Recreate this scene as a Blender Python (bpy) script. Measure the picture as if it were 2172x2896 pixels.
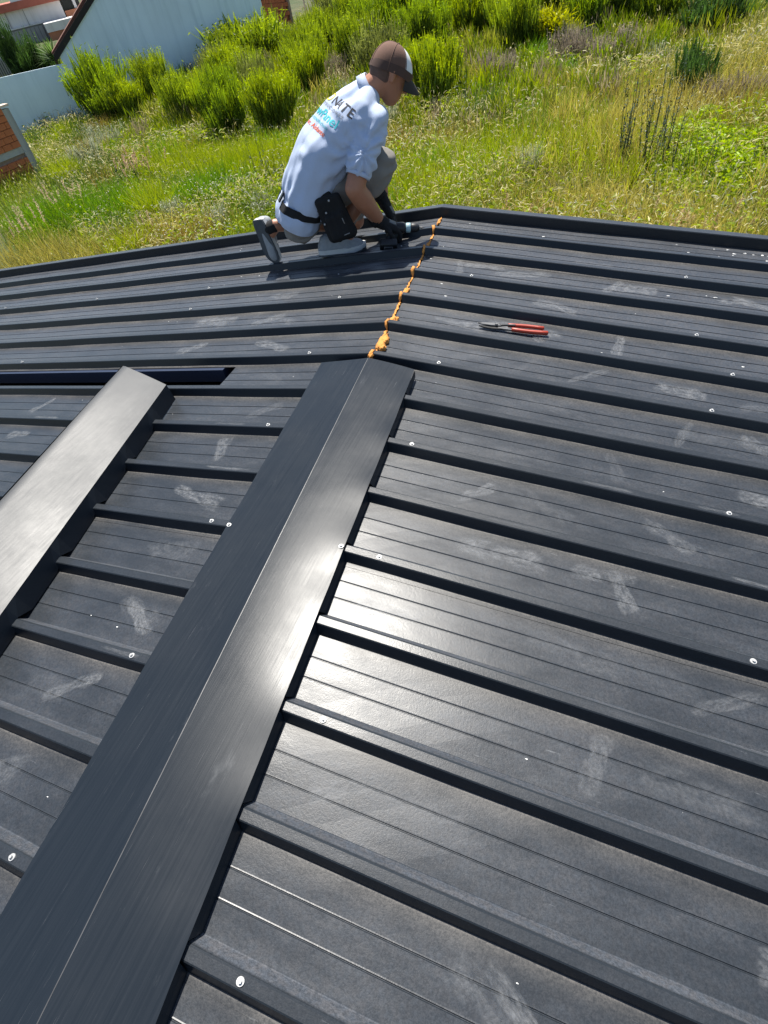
import bpy, bmesh, math, random
import numpy as np
from mathutils import Vector, Matrix, Quaternion
from mathutils.bvhtree import BVHTree

for o in list(bpy.data.objects):
    bpy.data.objects.remove(o, do_unlink=True)
scene = bpy.context.scene
COL = scene.collection
random.seed(7)
RNG = np.random.default_rng(11)

# ------------------------------------------------------------------ camera
cam_data = bpy.data.cameras.new('camera')
cam = bpy.data.objects.new('camera', cam_data)
COL.objects.link(cam)
CR = ((0.92388848, 0.35125452, -0.15182336), (-0.16707841, 0.72722071, 0.66575885), (-0.34425989, 0.58972053, -0.73055789))
CPOS = (0.824331586, -0.178751785, 1.27534477)
m = Matrix.Identity(4)
for i in range(3):
    m[i][0] = CR[0][i]; m[i][1] = CR[1][i]; m[i][2] = -CR[2][i]; m[i][3] = CPOS[i]
cam.matrix_world = m
cam_data.sensor_fit = 'HORIZONTAL'; cam_data.sensor_width = 36.0; cam_data.lens = 26.1876
cam_data.clip_start = 0.02; cam_data.clip_end = 3000
scene.camera = cam

# ------------------------------------------------------------------ sky and sun
SUN_EL, SUN_AZ = math.radians(63.0), math.radians(-26.0)      # azimuth from +Y towards +X
world = bpy.data.worlds.new('World'); scene.world = world; world.use_nodes = True
wn = world.node_tree.nodes; wl = world.node_tree.links
sky = wn.new('ShaderNodeTexSky'); sky.sky_type = 'NISHITA'; sky.sun_disc = False
sky.sun_elevation = SUN_EL; sky.sun_rotation = SUN_AZ
sky.air_density = 1.0; sky.dust_density = 0.6; sky.ozone_density = 1.2
wl.new(sky.outputs['Color'], wn['Background'].inputs['Color'])
wn['Background'].inputs['Strength'].default_value = 0.08
sund = bpy.data.lights.new('sun', 'SUN'); sund.energy = 5.0; sund.angle = math.radians(0.55); sund.color = (1.0, 0.955, 0.88)
sun = bpy.data.objects.new('sun', sund); COL.objects.link(sun)
SUNV = Vector((math.sin(SUN_AZ) * math.cos(SUN_EL), math.cos(SUN_AZ) * math.cos(SUN_EL), math.sin(SUN_EL)))
sun.rotation_euler = SUNV.to_track_quat('Z', 'Y').to_euler(); sun.location = (0, 0, 20)
scene.view_settings.view_transform = 'Standard'; scene.view_settings.look = 'None'
scene.view_settings.gamma = 1.0; scene.view_settings.exposure = 0.84
scene.view_settings.use_curve_mapping = False
scene.render.engine = 'CYCLES'
scene.render.resolution_x = 768; scene.render.resolution_y = 1024

# ------------------------------------------------------------------ helpers
def V(*a): return Vector(a)

def link(name, mesh, parent=None, mat=None, label=None, cat=None, group=None, kind=None, loc=None):
    o = bpy.data.objects.new(name, mesh); COL.objects.link(o)
    if mat is not None and mesh is not None and not mesh.materials:
        for mm in (mat if isinstance(mat, (list, tuple)) else [mat]): mesh.materials.append(mm)
    if loc is not None: o.location = loc
    if parent is not None: o.parent = parent
    tag(o, label, cat, group, kind)
    return o

def tag(o, label=None, cat=None, group=None, kind=None):
    if label: o['label'] = label
    if cat: o['category'] = cat
    if group: o['group'] = group
    if kind: o['kind'] = kind
    return o

def thing(name, label, cat, loc=(0, 0, 0), group=None, rotz=0.0):
    o = bpy.data.objects.new(name, None); COL.objects.link(o)
    o.location = loc; o.rotation_euler = (0, 0, rotz); o.empty_display_size = 0.1
    return tag(o, label, cat, group)

def pymesh(name, verts, faces, smooth=False, uvs=None):
    me = bpy.data.meshes.new(name)
    me.from_pydata([tuple(v) for v in verts], [], faces)
    me.update()
    if smooth:
        me.polygons.foreach_set('use_smooth', np.ones(len(me.polygons), dtype=bool))
    return me

def fast_mesh(name, verts, quads=None, tris=None, cols=None, smooth=False):
    """big meshes straight from numpy arrays; cols = per-vertex rgb attribute 'tint'"""
    me = bpy.data.meshes.new(name)
    nv = len(verts); me.vertices.add(nv)
    me.vertices.foreach_set('co', np.ascontiguousarray(verts, dtype=np.float32).ravel())
    idx = []; starts = []; pos = 0
    parts = []
    if quads is not None and len(quads): parts.append((np.asarray(quads, dtype=np.int32), 4))
    if tris is not None and len(tris): parts.append((np.asarray(tris, dtype=np.int32), 3))
    nl = sum(p.size for p, n in parts); nf = sum(len(p) for p, n in parts)
    me.loops.add(nl); me.polygons.add(nf)
    li = np.concatenate([p.ravel() for p, n in parts])
    st = []; 
    for p, n in parts:
        st.append(pos + np.arange(len(p), dtype=np.int32) * n); pos += p.size
    me.loops.foreach_set('vertex_index', li)
    me.polygons.foreach_set('loop_start', np.concatenate(st).astype(np.int32))
    if smooth: me.polygons.foreach_set('use_smooth', np.ones(nf, dtype=bool))
    me.update(calc_edges=True)
    if cols is not None:
        a = me.color_attributes.new('tint', 'FLOAT_COLOR', 'POINT')
        c4 = np.ones((nv, 4), dtype=np.float32); c4[:, :3] = cols
        a.data.foreach_set('color', c4.ravel())
    return me

def boxes_mesh(name, boxes, bevel=0.0):
    """boxes = [(center, size, euler or matrix3 or None)]"""
    bm = bmesh.new()
    for c, s, r in boxes:
        M4 = Matrix.Translation(c)
        if r is not None:
            M4 = M4 @ (r.to_4x4() if isinstance(r, Matrix) else Matrix.Rotation(r, 4, 'Z'))
        M4 = M4 @ Matrix.Diagonal((s[0], s[1], s[2], 1))
        bmesh.ops.create_cube(bm, size=1.0, matrix=M4)
    if bevel > 0:
        bmesh.ops.bevel(bm, geom=list(bm.edges), offset=bevel, segments=2, affect='EDGES', profile=0.6)
    me = bpy.data.meshes.new(name); bm.to_mesh(me); bm.free()
    return me

def tube_mesh(name, pts, radii, seg=8, cap=True):
    pts = [Vector(p) for p in pts]
    if not isinstance(radii, (list, tuple)): radii = [radii] * len(pts)
    vs = []; fs = []
    up = Vector((0.13, 0.27, 0.95)).normalized()
    for i, p in enumerate(pts):
        a = pts[max(i - 1, 0)]; b = pts[min(i + 1, len(pts) - 1)]
        d = (b - a).normalized()
        if abs(d.dot(up)) > 0.95: up = Vector((0.9, 0.2, 0.1)).normalized()
        x = d.cross(up).normalized(); y = x.cross(d).normalized()
        for j in range(seg):
            an = 2 * math.pi * j / seg
            vs.append(p + (x * math.cos(an) + y * math.sin(an)) * radii[i])
    n = len(pts)
    for i in range(n - 1):
        for j in range(seg):
            fs.append((i * seg + j, i * seg + (j + 1) % seg, (i + 1) * seg + (j + 1) % seg, (i + 1) * seg + j))
    if cap:
        fs.append(tuple(range(seg - 1, -1, -1))); fs.append(tuple((n - 1) * seg + j for j in range(seg)))
    return pymesh(name, vs, fs, smooth=True)

# ------------------------------------------------------------------ materials
MATS = {}
def new_mat(name):
    mt = bpy.data.materials.new(name); mt.use_nodes = True
    nt = mt.node_tree; b = nt.nodes['Principled BSDF']
    MATS[name] = mt
    return mt, nt, b

def simple(name, col, rough=0.6, metal=0.0, spec=0.5, var=0.0, scale=20.0, bump=0.0, bscale=60.0):
    mt, nt, b = new_mat(name)
    b.inputs['Base Color'].default_value = (*col, 1); b.inputs['Roughness'].default_value = rough
    b.inputs['Metallic'].default_value = metal; b.inputs['Specular IOR Level'].default_value = spec
    if var > 0 or bump > 0:
        tc = nt.nodes.new('ShaderNodeTexCoord')
    if var > 0:
        nz = nt.nodes.new('ShaderNodeTexNoise'); nz.inputs['Scale'].default_value = scale; nz.inputs['Detail'].default_value = 6
        nt.links.new(tc.outputs['Object'], nz.inputs['Vector'])
        mx = nt.nodes.new('ShaderNodeMix'); mx.data_type = 'RGBA'
        mx.inputs[6].default_value = (*[c * (1 - var) for c in col], 1); mx.inputs[7].default_value = (*[min(1, c * (1 + var)) for c in col], 1)
        nt.links.new(nz.outputs['Fac'], mx.inputs[0]); nt.links.new(mx.outputs[2], b.inputs['Base Color'])
    if bump > 0:
        n2 = nt.nodes.new('ShaderNodeTexNoise'); n2.inputs['Scale'].default_value = bscale; n2.inputs['Detail'].default_value = 4
        nt.links.new(tc.outputs['Object'], n2.inputs['Vector'])
        bp = nt.nodes.new('ShaderNodeBump'); bp.inputs['Strength'].default_value = bump; bp.inputs['Distance'].default_value = 0.002
        nt.links.new(n2.outputs['Fac'], bp.inputs['Height']); nt.links.new(bp.outputs['Normal'], b.inputs['Normal'])
    return mt

class NG:
    """tiny node-graph writer"""
    def __init__(s, nt): s.nt = nt
    def n(s, t, **kw):
        x = s.nt.nodes.new(t)
        for k_, v_ in kw.items(): setattr(x, k_, v_)
        return x
    def l(s, a, b): s.nt.links.new(a, b)
    def val(s, sock, v):
        if hasattr(v, 'is_output'): s.l(v, sock)
        else: sock.default_value = v
    def math(s, op, a, b=None, c=None, clamp=False):
        x = s.n('ShaderNodeMath', operation=op); x.use_clamp = clamp
        s.val(x.inputs[0], a)
        if b is not None: s.val(x.inputs[1], b)
        if c is not None: s.val(x.inputs[2], c)
        return x.outputs[0]
    def mix(s, f, a, b):
        x = s.n('ShaderNodeMix', data_type='RGBA')
        s.val(x.inputs[0], f)
        for i_, v_ in ((6, a), (7, b)):
            if hasattr(v_, 'is_output'): s.l(v_, x.inputs[i_])
            else: x.inputs[i_].default_value = (*v_, 1)
        return x.outputs[2]
    def noise(s, vec, scale, detail=4, rough=0.55, w=None):
        x = s.n('ShaderNodeTexNoise'); x.inputs['Scale'].default_value = scale; x.inputs['Detail'].default_value = detail; x.inputs['Roughness'].default_value = rough
        s.l(vec, x.inputs['Vector']); return x.outputs['Fac']
    def mapping(s, vec, scale=(1, 1, 1), rot=(0, 0, 0), loc=(0, 0, 0)):
        x = s.n('ShaderNodeMapping'); x.inputs['Scale'].default_value = scale; x.inputs['Rotation'].default_value = rot; x.inputs['Location'].default_value = loc
        s.l(vec, x.inputs['Vector']); return x.outputs[0]
    def ramp(s, f, lo, hi, a=0.0, b=1.0):
        x = s.n('ShaderNodeMapRange'); x.interpolation_type = 'SMOOTHSTEP'
        s.val(x.inputs[0], f); x.inputs[1].default_value = lo; x.inputs[2].default_value = hi; x.inputs[3].default_value = a; x.inputs[4].default_value = b
        return x.outputs[0]
    def bump(s, h, strength, dist, normal=None):
        x = s.n('ShaderNodeBump'); x.inputs['Strength'].default_value = strength; x.inputs['Distance'].default_value = dist
        s.l(h, x.inputs['Height'])
        if normal is not None: s.l(normal, x.inputs['Normal'])
        return x.outputs[0]

# ------------------------------------------------------------------ roof numbers (metres)
T = 0.10963; KS = -0.091938; Y0 = -0.30893; RS = 0.25; RH = 0.034
XE_L, XE_R = -5.6, 4.2
def xr(y): return KS * y
def roof_z(x, y): return -T * abs(x - xr(y))           # plane of the rib tops
def rib_y(k): return Y0 + (14 - k) * RS                # near upper edge of rib k
YF = 3.168                                             # where the far trim starts
GZ = -3.8                                              # ground

def make_roof_mat(name='roof_paint', ribs=True, dusty=1.0):
    mt, nt, b = new_mat(name); g = NG(nt)
    tc = g.n('ShaderNodeTexCoord'); ob = tc.outputs['Object']
    sx = g.n('ShaderNodeSeparateXYZ'); g.l(ob, sx.inputs[0])
    ge = g.n('ShaderNodeNewGeometry'); sn = g.n('ShaderNodeSeparateXYZ'); g.l(ge.outputs['True Normal'], sn.inputs[0])
    upf = g.ramp(sn.outputs[2], 0.80, 0.985)                      # flat faces paler: settled dirt, and lit-versus-shaded contrast put into the colour
    fine = g.noise(ob, 330, 3, 0.65); fine2 = g.noise(g.mapping(ob, (1, 1, 1), (0, 0, 0.8)), 150, 2, 0.5)
    mid = g.noise(g.mapping(ob, (1.2, 4, 4)), 4, 6, 0.65)
    big = g.noise(ob, 1.5, 4, 0.6)
    dust_and_light = g.math('ADD', 0.035, g.math('MULTIPLY', g.ramp(mid, 0.3, 0.75), 0.11))
    dust_and_light = g.math('ADD', dust_and_light, g.math('MULTIPLY', g.ramp(big, 0.35, 0.7), 0.07))
    # paler towards the far end: working dirt, with grazing sky reflection painted in
    dust_and_light = g.math('ADD', dust_and_light, g.ramp(sx.outputs[1], 0.5, 1.9, 0.0, 0.17))
    dust_and_light = g.math('MULTIPLY', g.math('MULTIPLY', dust_and_light, upf), dusty)
    if ribs:
        fy = g.math('FRACT', g.math('MULTIPLY', g.math('SUBTRACT', sx.outputs[1], Y0 - 0.6), 4.0))
        foot = g.math('ADD', g.math('MULTIPLY', g.ramp(fy, 0.76, 0.955), 0.13), g.math('MULTIPLY', g.ramp(fy, 0.915, 0.945), 0.34))
        foot = g.math('MULTIPLY', foot, g.ramp(mid, 0.2, 0.7, 0.35, 1.0))
        dust_and_light = g.math('MULTIPLY', dust_and_light, g.ramp(fy, 0.110, 0.125, 0.45, 1.0))          # rib tops are wiped clean by boots
        side = g.math('MULTIPLY', g.ramp(fy, 0.108, 0.130), g.ramp(fy, 0.205, 0.185))
        dust_and_light = g.math('ADD', dust_and_light, g.math('MULTIPLY', side, g.ramp(mid, 0.2, 0.7, 0.22, 0.45)))
        dust_and_light = g.math('ADD', dust_and_light, g.math('MULTIPLY', foot, upf))
    grain = g.math('ADD', g.math('MULTIPLY', fine, 0.7), g.math('MULTIPLY', fine2, 0.5))
    dust_and_light = g.math('MULTIPLY', dust_and_light, g.ramp(grain, 0.38, 0.82, 0.50, 1.45), clamp=True)
    paint = g.mix(grain, (0.009, 0.0115, 0.0145), (0.023, 0.028, 0.034))
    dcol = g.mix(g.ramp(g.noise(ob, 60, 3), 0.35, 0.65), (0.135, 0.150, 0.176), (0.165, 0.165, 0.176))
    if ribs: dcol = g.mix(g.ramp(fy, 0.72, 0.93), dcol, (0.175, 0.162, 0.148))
    col = g.mix(dust_and_light, paint, dcol)
    scr = g.noise(g.mapping(ob, (3, 22, 3), (0, 0, 0.5)), 3.5, 8, 0.75)
    scuff = g.math('MULTIPLY', g.ramp(scr, 0.62, 0.78), g.ramp(big, 0.42, 0.62))
    col = g.mix(g.math('MULTIPLY', g.math('MULTIPLY', scuff, upf), 0.40), col, (0.42, 0.44, 0.46))
    g.l(col, b.inputs['Base Color'])
    rg = g.math('ADD', 0.285, g.math('ADD', g.math('MULTIPLY', dust_and_light, 0.22), g.math('MULTIPLY', g.ramp(mid, 0.3, 0.7), 0.05)))
    g.l(rg, b.inputs['Roughness'])
    b.inputs['Specular IOR Level'].default_value = 0.27
    n1 = g.bump(grain, 0.30, 0.0010)
    n2 = g.bump(g.noise(g.mapping(ob, (1, 2.5, 1)), 4.0, 2), 0.16, 0.005, n1)
    g.l(n2, b.inputs['Normal'])
    return mt

def make_cap_mat(name, along_rot, r0=0.22, spec=0.20, bright=1.0):
    mt, nt, b = new_mat(name); g = NG(nt)
    tc = g.n('ShaderNodeTexCoord'); ob = tc.outputs['Object']
    st = g.noise(g.mapping(ob, (150, 1.6, 150), (0, 0, along_rot)), 1.0, 6, 0.7)
    st2 = g.noise(g.mapping(ob, (420, 4, 420), (0, 0, along_rot)), 1.0, 4, 0.7)
    big = g.noise(ob, 3.0, 5, 0.65); smear = g.noise(g.mapping(ob, (9, 3, 9), (0, 0, along_rot + 0.3)), 1.0, 7, 0.75)
    col = g.mix(st, (0.006 * bright, 0.010 * bright, 0.015 * bright), (0.017 * bright, 0.022 * bright, 0.029 * bright))
    scr = g.math('MULTIPLY', g.ramp(st2, 0.64, 0.80), g.ramp(big, 0.35, 0.6))
    col = g.mix(g.math('MULTIPLY', scr, 0.42), col, (0.36, 0.36, 0.37))
    col = g.mix(g.math('MULTIPLY', g.ramp(smear, 0.60, 0.78), 0.16), col, (0.30, 0.31, 0.32))
    g.l(col, b.inputs['Base Color'])
    g.l(g.math('ADD', r0, g.math('ADD', g.math('MULTIPLY', st, 0.14), g.math('MULTIPLY', g.ramp(big, 0.35, 0.65), 0.05))), b.inputs['Roughness'])
    b.inputs['Specular IOR Level'].default_value = spec
    n1 = g.bump(st2, 0.25, 0.0006)
    n2 = g.bump(g.noise(ob, 7.0, 2), 0.14, 0.003, n1)
    g.l(n2, b.inputs['Normal'])
    return mt

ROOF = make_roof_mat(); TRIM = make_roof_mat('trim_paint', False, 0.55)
CAP = make_cap_mat('flashing_paint', -math.atan(KS) * -1)
LOOSE = make_cap_mat('loose_flashing_paint', 0.19, 0.36, 0.42)
DARK = simple('dark_deck', (0.02, 0.02, 0.022), 0.9)
ZINC = simple('zinc', (0.46, 0.46, 0.45), 0.5, 0.4, var=0.2, scale=300)
FOAM = simple('orange_foam', (0.60, 0.25, 0.05), 0.85, var=0.35, scale=45, bump=0.9, bscale=120)
WHITE_CRUMB = simple('white_crumb', (0.72, 0.72, 0.69), 0.9, var=0.1)

# ------------------------------------------------------------------ house and its roof
house = thing('house', 'low gable house with dark ribbed metal roof filling the foreground', 'house', (0, 0.6, GZ))
HL = Vector((0, 0.6, GZ))

def add_part(name, me, mat, parent=house, off=HL, **kw):
    """mesh given in world coordinates, stored relative to the house"""
    me.transform(Matrix.Translation(-off))
    return link(name, me, parent, mat, **kw)

def profile(k0, n):
    """y/z profile of n ribs starting at rib k0 going away from the camera; list of (y, dz)"""
    P = []
    c = 0.0022
    for i in range(n):
        y = rib_y(k0 - i)
        if i == 0: P.append((y - 0.030, -RH))
        P += [(y - 0.014, -RH), (y - 0.0125, -RH + 0.002), (y - c * 0.35, -c), (y + c, 0.0), (y + 0.026 - c, 0.0), (y + 0.026 + c * 0.7, -c), (y + 0.047, -RH + 0.002), (y + 0.0505, -RH)]
        for q in (0.0505 + 0.1745 / 3 * 1.0, 0.0505 + 0.1745 / 3 * 2.0):
            P += [(y + q - 0.0022, -RH), (y + q - 0.0006, -RH - 0.0013), (y + q + 0.0006, -RH - 0.0013), (y + q + 0.0022, -RH + 0.0006), (y + q + 0.0045, -RH)]
        P.append((y + 0.220, -RH))
    return P

SLOT_Y0, SLOT_Y1, SLOT_X = rib_y(7) + 0.0505, rib_y(6) - 0.046, -0.872

def panel(side, k0, n, yclip=None):
    P = profile(k0, n)
    if yclip is not None:
        P = [p for p in P if p[0] < yclip] + [(yclip, -RH)]
    xe = XE_R if side > 0 else XE_L
    rows = 34
    vs = []; fs = []
    np_ = len(P)
    for r in range(rows):
        for (y, dz) in P:
            s0 = xr(y) + side * 0.0075
            if side < 0 and r >= 8:
                f_ = (r - 8) / (rows - 9); x = SLOT_X + (xe - SLOT_X) * f_
            elif side < 0:
                x = s0 + (SLOT_X - s0) * r / 8
            else:
                x = s0 + (xe - s0) * (r / (rows - 1)) ** 1.3
            wob = (0.0012 * math.sin(x * 5.1 + y * 9.0) + 0.0007 * math.sin(x * 11.3 - y * 23.0 + 1.3)) * (1 if dz < -0.02 else 0.35)
            vs.append((x, y, -T * abs(x - xr(y)) + dz + wob))
    for r in range(rows - 1):
        for j in range(np_ - 1):
            if side < 0 and r >= 8 and P[j][0] > SLOT_Y0 - 1e-4 and P[j + 1][0] < SLOT_Y1 + 0.022 + 1e-4:
                continue
            a, b_, c_, d_ = r * np_ + j, r * np_ + j + 1, (r + 1) * np_ + j + 1, (r + 1) * np_ + j
            fs.append((a, d_, c_, b_) if side > 0 else (a, b_, c_, d_))
    return pymesh('roof_panel', vs, fs)

panels = {}
for side in (1, -1):
    for k0, n in ((22, 4), (18, 4), (14, 4), (10, 4), (6, 4), (2, 2)):
        me = panel(side, k0, n, YF if k0 == 2 else None)
        me.transform(Matrix.Translation((0, 0, 0.0011 if k0 % 8 == 2 else 0.0)))
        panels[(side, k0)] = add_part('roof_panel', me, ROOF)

# end trim along the far gable
def trim(side):
    xe = XE_R if side > 0 else XE_L
    xs = [xr(YF) + (xe - xr(YF)) * i / 10 for i in range(11)]
    prof = [(YF - 0.002, -RH - 0.01), (YF + 0.004, 0.017), (YF + 0.008, 0.021), (YF + 0.050, 0.021), (YF + 0.054, 0.016), (YF + 0.058, -0.16), (YF + 0.048, -0.16), (YF + 0.046, -0.01)]
    vs = []; fs = []
    for x in xs:
        for (y, dz) in prof:
            vs.append((x, y, -T * abs(x - xr(YF)) + dz))
    n = len(prof)
    for i in range(len(xs) - 1):
        for j in range(n - 1):
            a, b_, c_, d_ = i * n + j, i * n + j + 1, (i + 1) * n + j + 1, (i + 1) * n + j
            fs.append((a, d_, c_, b_) if side > 0 else (a, b_, c_, d_))
    return pymesh('gable_trim', vs, fs)
for side in (1, -1):
    add_part('gable_trim', trim(side), TRIM)

# dark deck under the slot, steel purlin along its upper side, walls below
def slab(x0, x1, y0, y1, dz0, dz1):
    vs = []
    for dz in (dz0, dz1):
        for (x, y) in ((x0, y0), (x1, y0), (x1, y1), (x0, y1)):
            vs.append((x, y, roof_z(x, y) + dz))
    fs = [(3, 2, 1, 0), (4, 5, 6, 7), (0, 1, 5, 4), (1, 2, 6, 5), (2, 3, 7, 6), (3, 0, 4, 7)]
    return pymesh('slab', vs, fs)
add_part('ceiling_deck', slab(XE_L + 0.1, -0.3, -2.2, YF, -0.42, -0.38), DARK)
add_part('purlin', slab(XE_L + 0.1, SLOT_X - 0.07, SLOT_Y1 - 0.004, SLOT_Y1 + 0.05, -0.105, -RH - 0.003), simple('purlin_paint', (0.03, 0.042, 0.075), 0.35))
WALLM = simple('house_render', (0.62, 0.60, 0.56), 0.9, var=0.15, scale=3)
hw = [((XE_L + 0.45, 0.55), (0.2, 4.9)), ((XE_R - 0.45, 0.55), (0.2, 4.9))]
for (cx, cy), (sx_, sy_) in hw:
    zt = roof_z(cx, cy) - 0.15
    add_part('wall', boxes_mesh('wall', [(V(cx, cy, (GZ + zt) / 2), (sx_, sy_, zt - GZ), None)]), WALLM)
def gable_wall(y):
    xs = [XE_L + 0.56, xr(y), XE_R - 0.56]
    vs = []
    for yy in (y - 0.1, y + 0.1):
        vs += [(xs[0], yy, GZ), (xs[2], yy, GZ), (xs[2], yy, roof_z(xs[2], y) - 0.13), (xs[1], yy, -0.13), (xs[0], yy, roof_z(xs[0], y) - 0.13)]
    fs = [(0, 1, 2, 3, 4), (9, 8, 7, 6, 5)] + [(i, 5 + i, 5 + (i + 1) % 5, (i + 1) % 5) for i in range(5)]
    return pymesh('gable', vs, fs)
add_part('gable_wall', gable_wall(3.05), WALLM); add_part('gable_wall', gable_wall(-2.0), WALLM)

# orange foam squeezed out of the open ridge joint, one bead per pan and rib
def foam_bead(pts, r, seed):
    rnd = random.Random(seed)
    n = len(pts)
    rr = [r * (0.25 if i in (0, n - 1) else rnd.uniform(0.7, 1.25)) for i in range(n)]
    p2 = [Vector(p) + Vector((rnd.uniform(-1, 1) * 0.003, 0, rnd.uniform(-1, 1) * 0.002)) for p in pts]
    me = tube_mesh('foam', p2, rr, 9)
    n9 = 9
    for i_, v in enumerate(me.vertices):
        c_ = p2[min(i_ // n9, n - 1)]
        d_ = v.co - c_; d_.x *= rnd.uniform(0.7, 1.9); d_.z *= 0.6
        v.co = c_ + d_ + Vector((rnd.uniform(-1, 1), rnd.uniform(-1, 1), rnd.uniform(-1, 1))) * r * 0.28
    return me
sd = 1
for k_ in range(1, 7):
    y = rib_y(k_)
    def RP(yy, dz, dx=0.0): return (xr(yy) + dx, yy, dz)
    # over the near face and top of the rib
    add_part('foam_bead', foam_bead([RP(y - 0.017, -RH + 0.004), RP(y - 0.009, -0.016), RP(y + 0.0, 0.001), RP(y + 0.02, 0.003), RP(y + 0.03, -0.003)], 0.0052, sd), FOAM); sd += 1
    rnd = random.Random(sd)
    # along the pan in front of the rib
    ya, yb = y - 0.198, y - 0.012
    pts = [RP(ya + (yb - ya) * i / 23, -RH + 0.003 + rnd.uniform(-1, 1) * 0.002, rnd.uniform(-1, 1) * 0.003) for i in range(24)]
    add_part('foam_bead', foam_bead(pts, 0.0034 if k_ in (1, 2, 3) else 0.0042, sd), FOAM); sd += 1
def foam_lump(c, s, seed):
    bm = bmesh.new(); bmesh.ops.create_icosphere(bm, subdivisions=3, radius=1.0)
    rnd = random.Random(seed)
    ph = [rnd.uniform(0, 6) for _ in range(6)]
    for v in bm.verts:
        d = 1 + 0.30 * math.sin(v.co.x * 5 + ph[0]) * math.sin(v.co.y * 4 + ph[1]) + 0.22 * math.sin(v.co.z * 9 + ph[2] + v.co.x * 8) + rnd.uniform(-0.10, 0.10)
        v.co = Vector((v.co.x * s[0] * d, v.co.y * s[1] * d, max(v.co.z, -0.5) * s[2] * d)) + Vector(c)
    me = bpy.data.meshes.new('foam_lump'); bm.to_mesh(me); bm.free()
    me.polygons.foreach_set('use_smooth', np.ones(len(me.polygons), dtype=bool))
    return me
for (yy, dx, s_, sdx) in ((rib_y(6) + 0.125, 0.008, (0.020, 0.058, 0.010), 3), (rib_y(6) + 0.09, 0.020, (0.018, 0.022, 0.014), 8), (rib_y(6) + 0.135, 0.022, (0.013, 0.020, 0.012), 18), (rib_y(5) + 0.06, 0.014, (0.020, 0.030, 0.013), 5), (rib_y(4) + 0.075, 0.004, (0.013, 0.034, 0.009), 6), (rib_y(6) - 0.004, 0.0, (0.010, 0.022, 0.010), 9), (rib_y(1) + 0.15, 0.0, (0.008, 0.045, 0.008), 11), (rib_y(2) + 0.10, 0.002, (0.008, 0.03, 0.007), 12)):
    zb = -RH if yy > rib_y(6) + 0.01 else -0.012
    add_part('foam_lump', foam_lump((xr(yy) + dx, yy, zb + 0.006), s_, sdx), FOAM)

# screws with washers on the ribs
def screw_mesh(s=1.0):
    bm = bmesh.new()
    bmesh.ops.create_cone(bm, cap_ends=True, segments=14, radius1=0.0095 * s, radius2=0.0088 * s, depth=0.0022, matrix=Matrix.Translation((0, 0, 0.0011)))
    bmesh.ops.create_cone(bm, cap_ends=True, segments=6, radius1=0.0048 * s, radius2=0.0045 * s, depth=0.0055, matrix=Matrix.Translation((0, 0, 0.0045)))
    me = bpy.data.meshes.new('screw'); bm.to_mesh(me); bm.free(); me.materials.append(ZINC); return me
SCREW = screw_mesh(0.88)
SN_R = Vector((T, -T * KS, 1)).normalized(); SN_L = Vector((-T, T * KS, 1)).normalized()
def panel_of(side, k):
    for k0 in (22, 18, 14, 10, 6, 2):
        if k <= k0 and k > k0 - 4: return panels[(side, k0)]
def add_screw(side, k, x, dy=0.0):
    y = rib_y(k) + 0.013 + dy
    o = bpy.data.objects.new('screw', SCREW); COL.objects.link(o)
    o.parent = panel_of(side, k)
    o.location = Vector((x, y, roof_z(x, y) + 0.0008)) - HL
    o.rotation_mode = 'QUATERNION'; o.rotation_quaternion = Vector((0, 0, 1)).rotation_difference(SN_R if side > 0 else SN_L)
for side, k, x in ((1, 2, 1.05), (1, 4, 1.105), (1, 5, 1.237), (1, 6, 1.164), (1, 8, 1.214), (1, 10, 1.262), (1, 6, 0.138), (1, 8, 0.191), (1, 10, 0.258), (1, 12, 0.303), (1, 14, 0.362), (1, 3, 0.077),
                   (-1, 6, -2.51), (-1, 3, -2.561), (-1, 3, -3.574), (-1, 8, -0.408), (-1, 6, -0.469), (-1, 4, -1.535), (-1, 3, -1.568), (-1, 4, -0.541), (-1, 10, -0.353), (-1, 12, -0.3), (-1, 14, -0.248)):
    add_screw(side, k, x)

# ------------------------------------------------------------------ ridge cap screwed over the near ridge
CAP_Y1, CAP_Y0, CAPW = 1.650, -1.35, 0.213
def cap_z(u, y, side):
    """height of the cap above the ridge line for distance u from the crease (sheet bows and dips between the ribs)"""
    s = u / CAPW
    z = 0.0045 - CAPW * ((0.030 * s + 0.050 * s * s) if side > 0 else (0.08 * s + 0.018 * (1 - math.exp(-4 * s))))
    rel = math.cos(2 * math.pi * (y - (Y0 + 0.013)) / RS)
    z += s * s * (0.0011 * rel + 0.0014 * math.sin(y * 3.1 + 0.7) + 0.0009 * math.sin(y * 7.3 + side))
    return z
cap = thing('ridge_cap', 'long dark folded ridge cap covering the near end of the roof ridge', 'roof flashing', (xr(0.2), 0.2, 0.0))
CO = Vector((xr(0.2), 0.2, 0.0))
def leaf(side):
    ny, nu = 150, 18
    vs = []; fs = []
    for i in range(ny + 1):
        y = CAP_Y0 + (CAP_Y1 - CAP_Y0) * i / ny
        for j in range(nu + 1):
            u = CAPW * (j / nu) ** 1.25
            yy = y - 0.030 * (u / CAPW) * (i / ny) ** 8
            z = cap_z(u, y, side)
            vs.append((xr(y) + side * u, yy, z))
    n = nu + 1
    for i in range(ny):
        for j in range(nu):
            a, b_, c_, d_ = i * n + j, i * n + j + 1, (i + 1) * n + j + 1, (i + 1) * n + j
            fs.append((a, b_, c_, d_) if side > 0 else (a, d_, c_, b_))
    me = pymesh('leaf', vs, fs, smooth=True)
    me.transform(Matrix.Translation(-CO)); return me
for side in (1, -1):
    link('leaf', leaf(side), cap, CAP)
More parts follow.
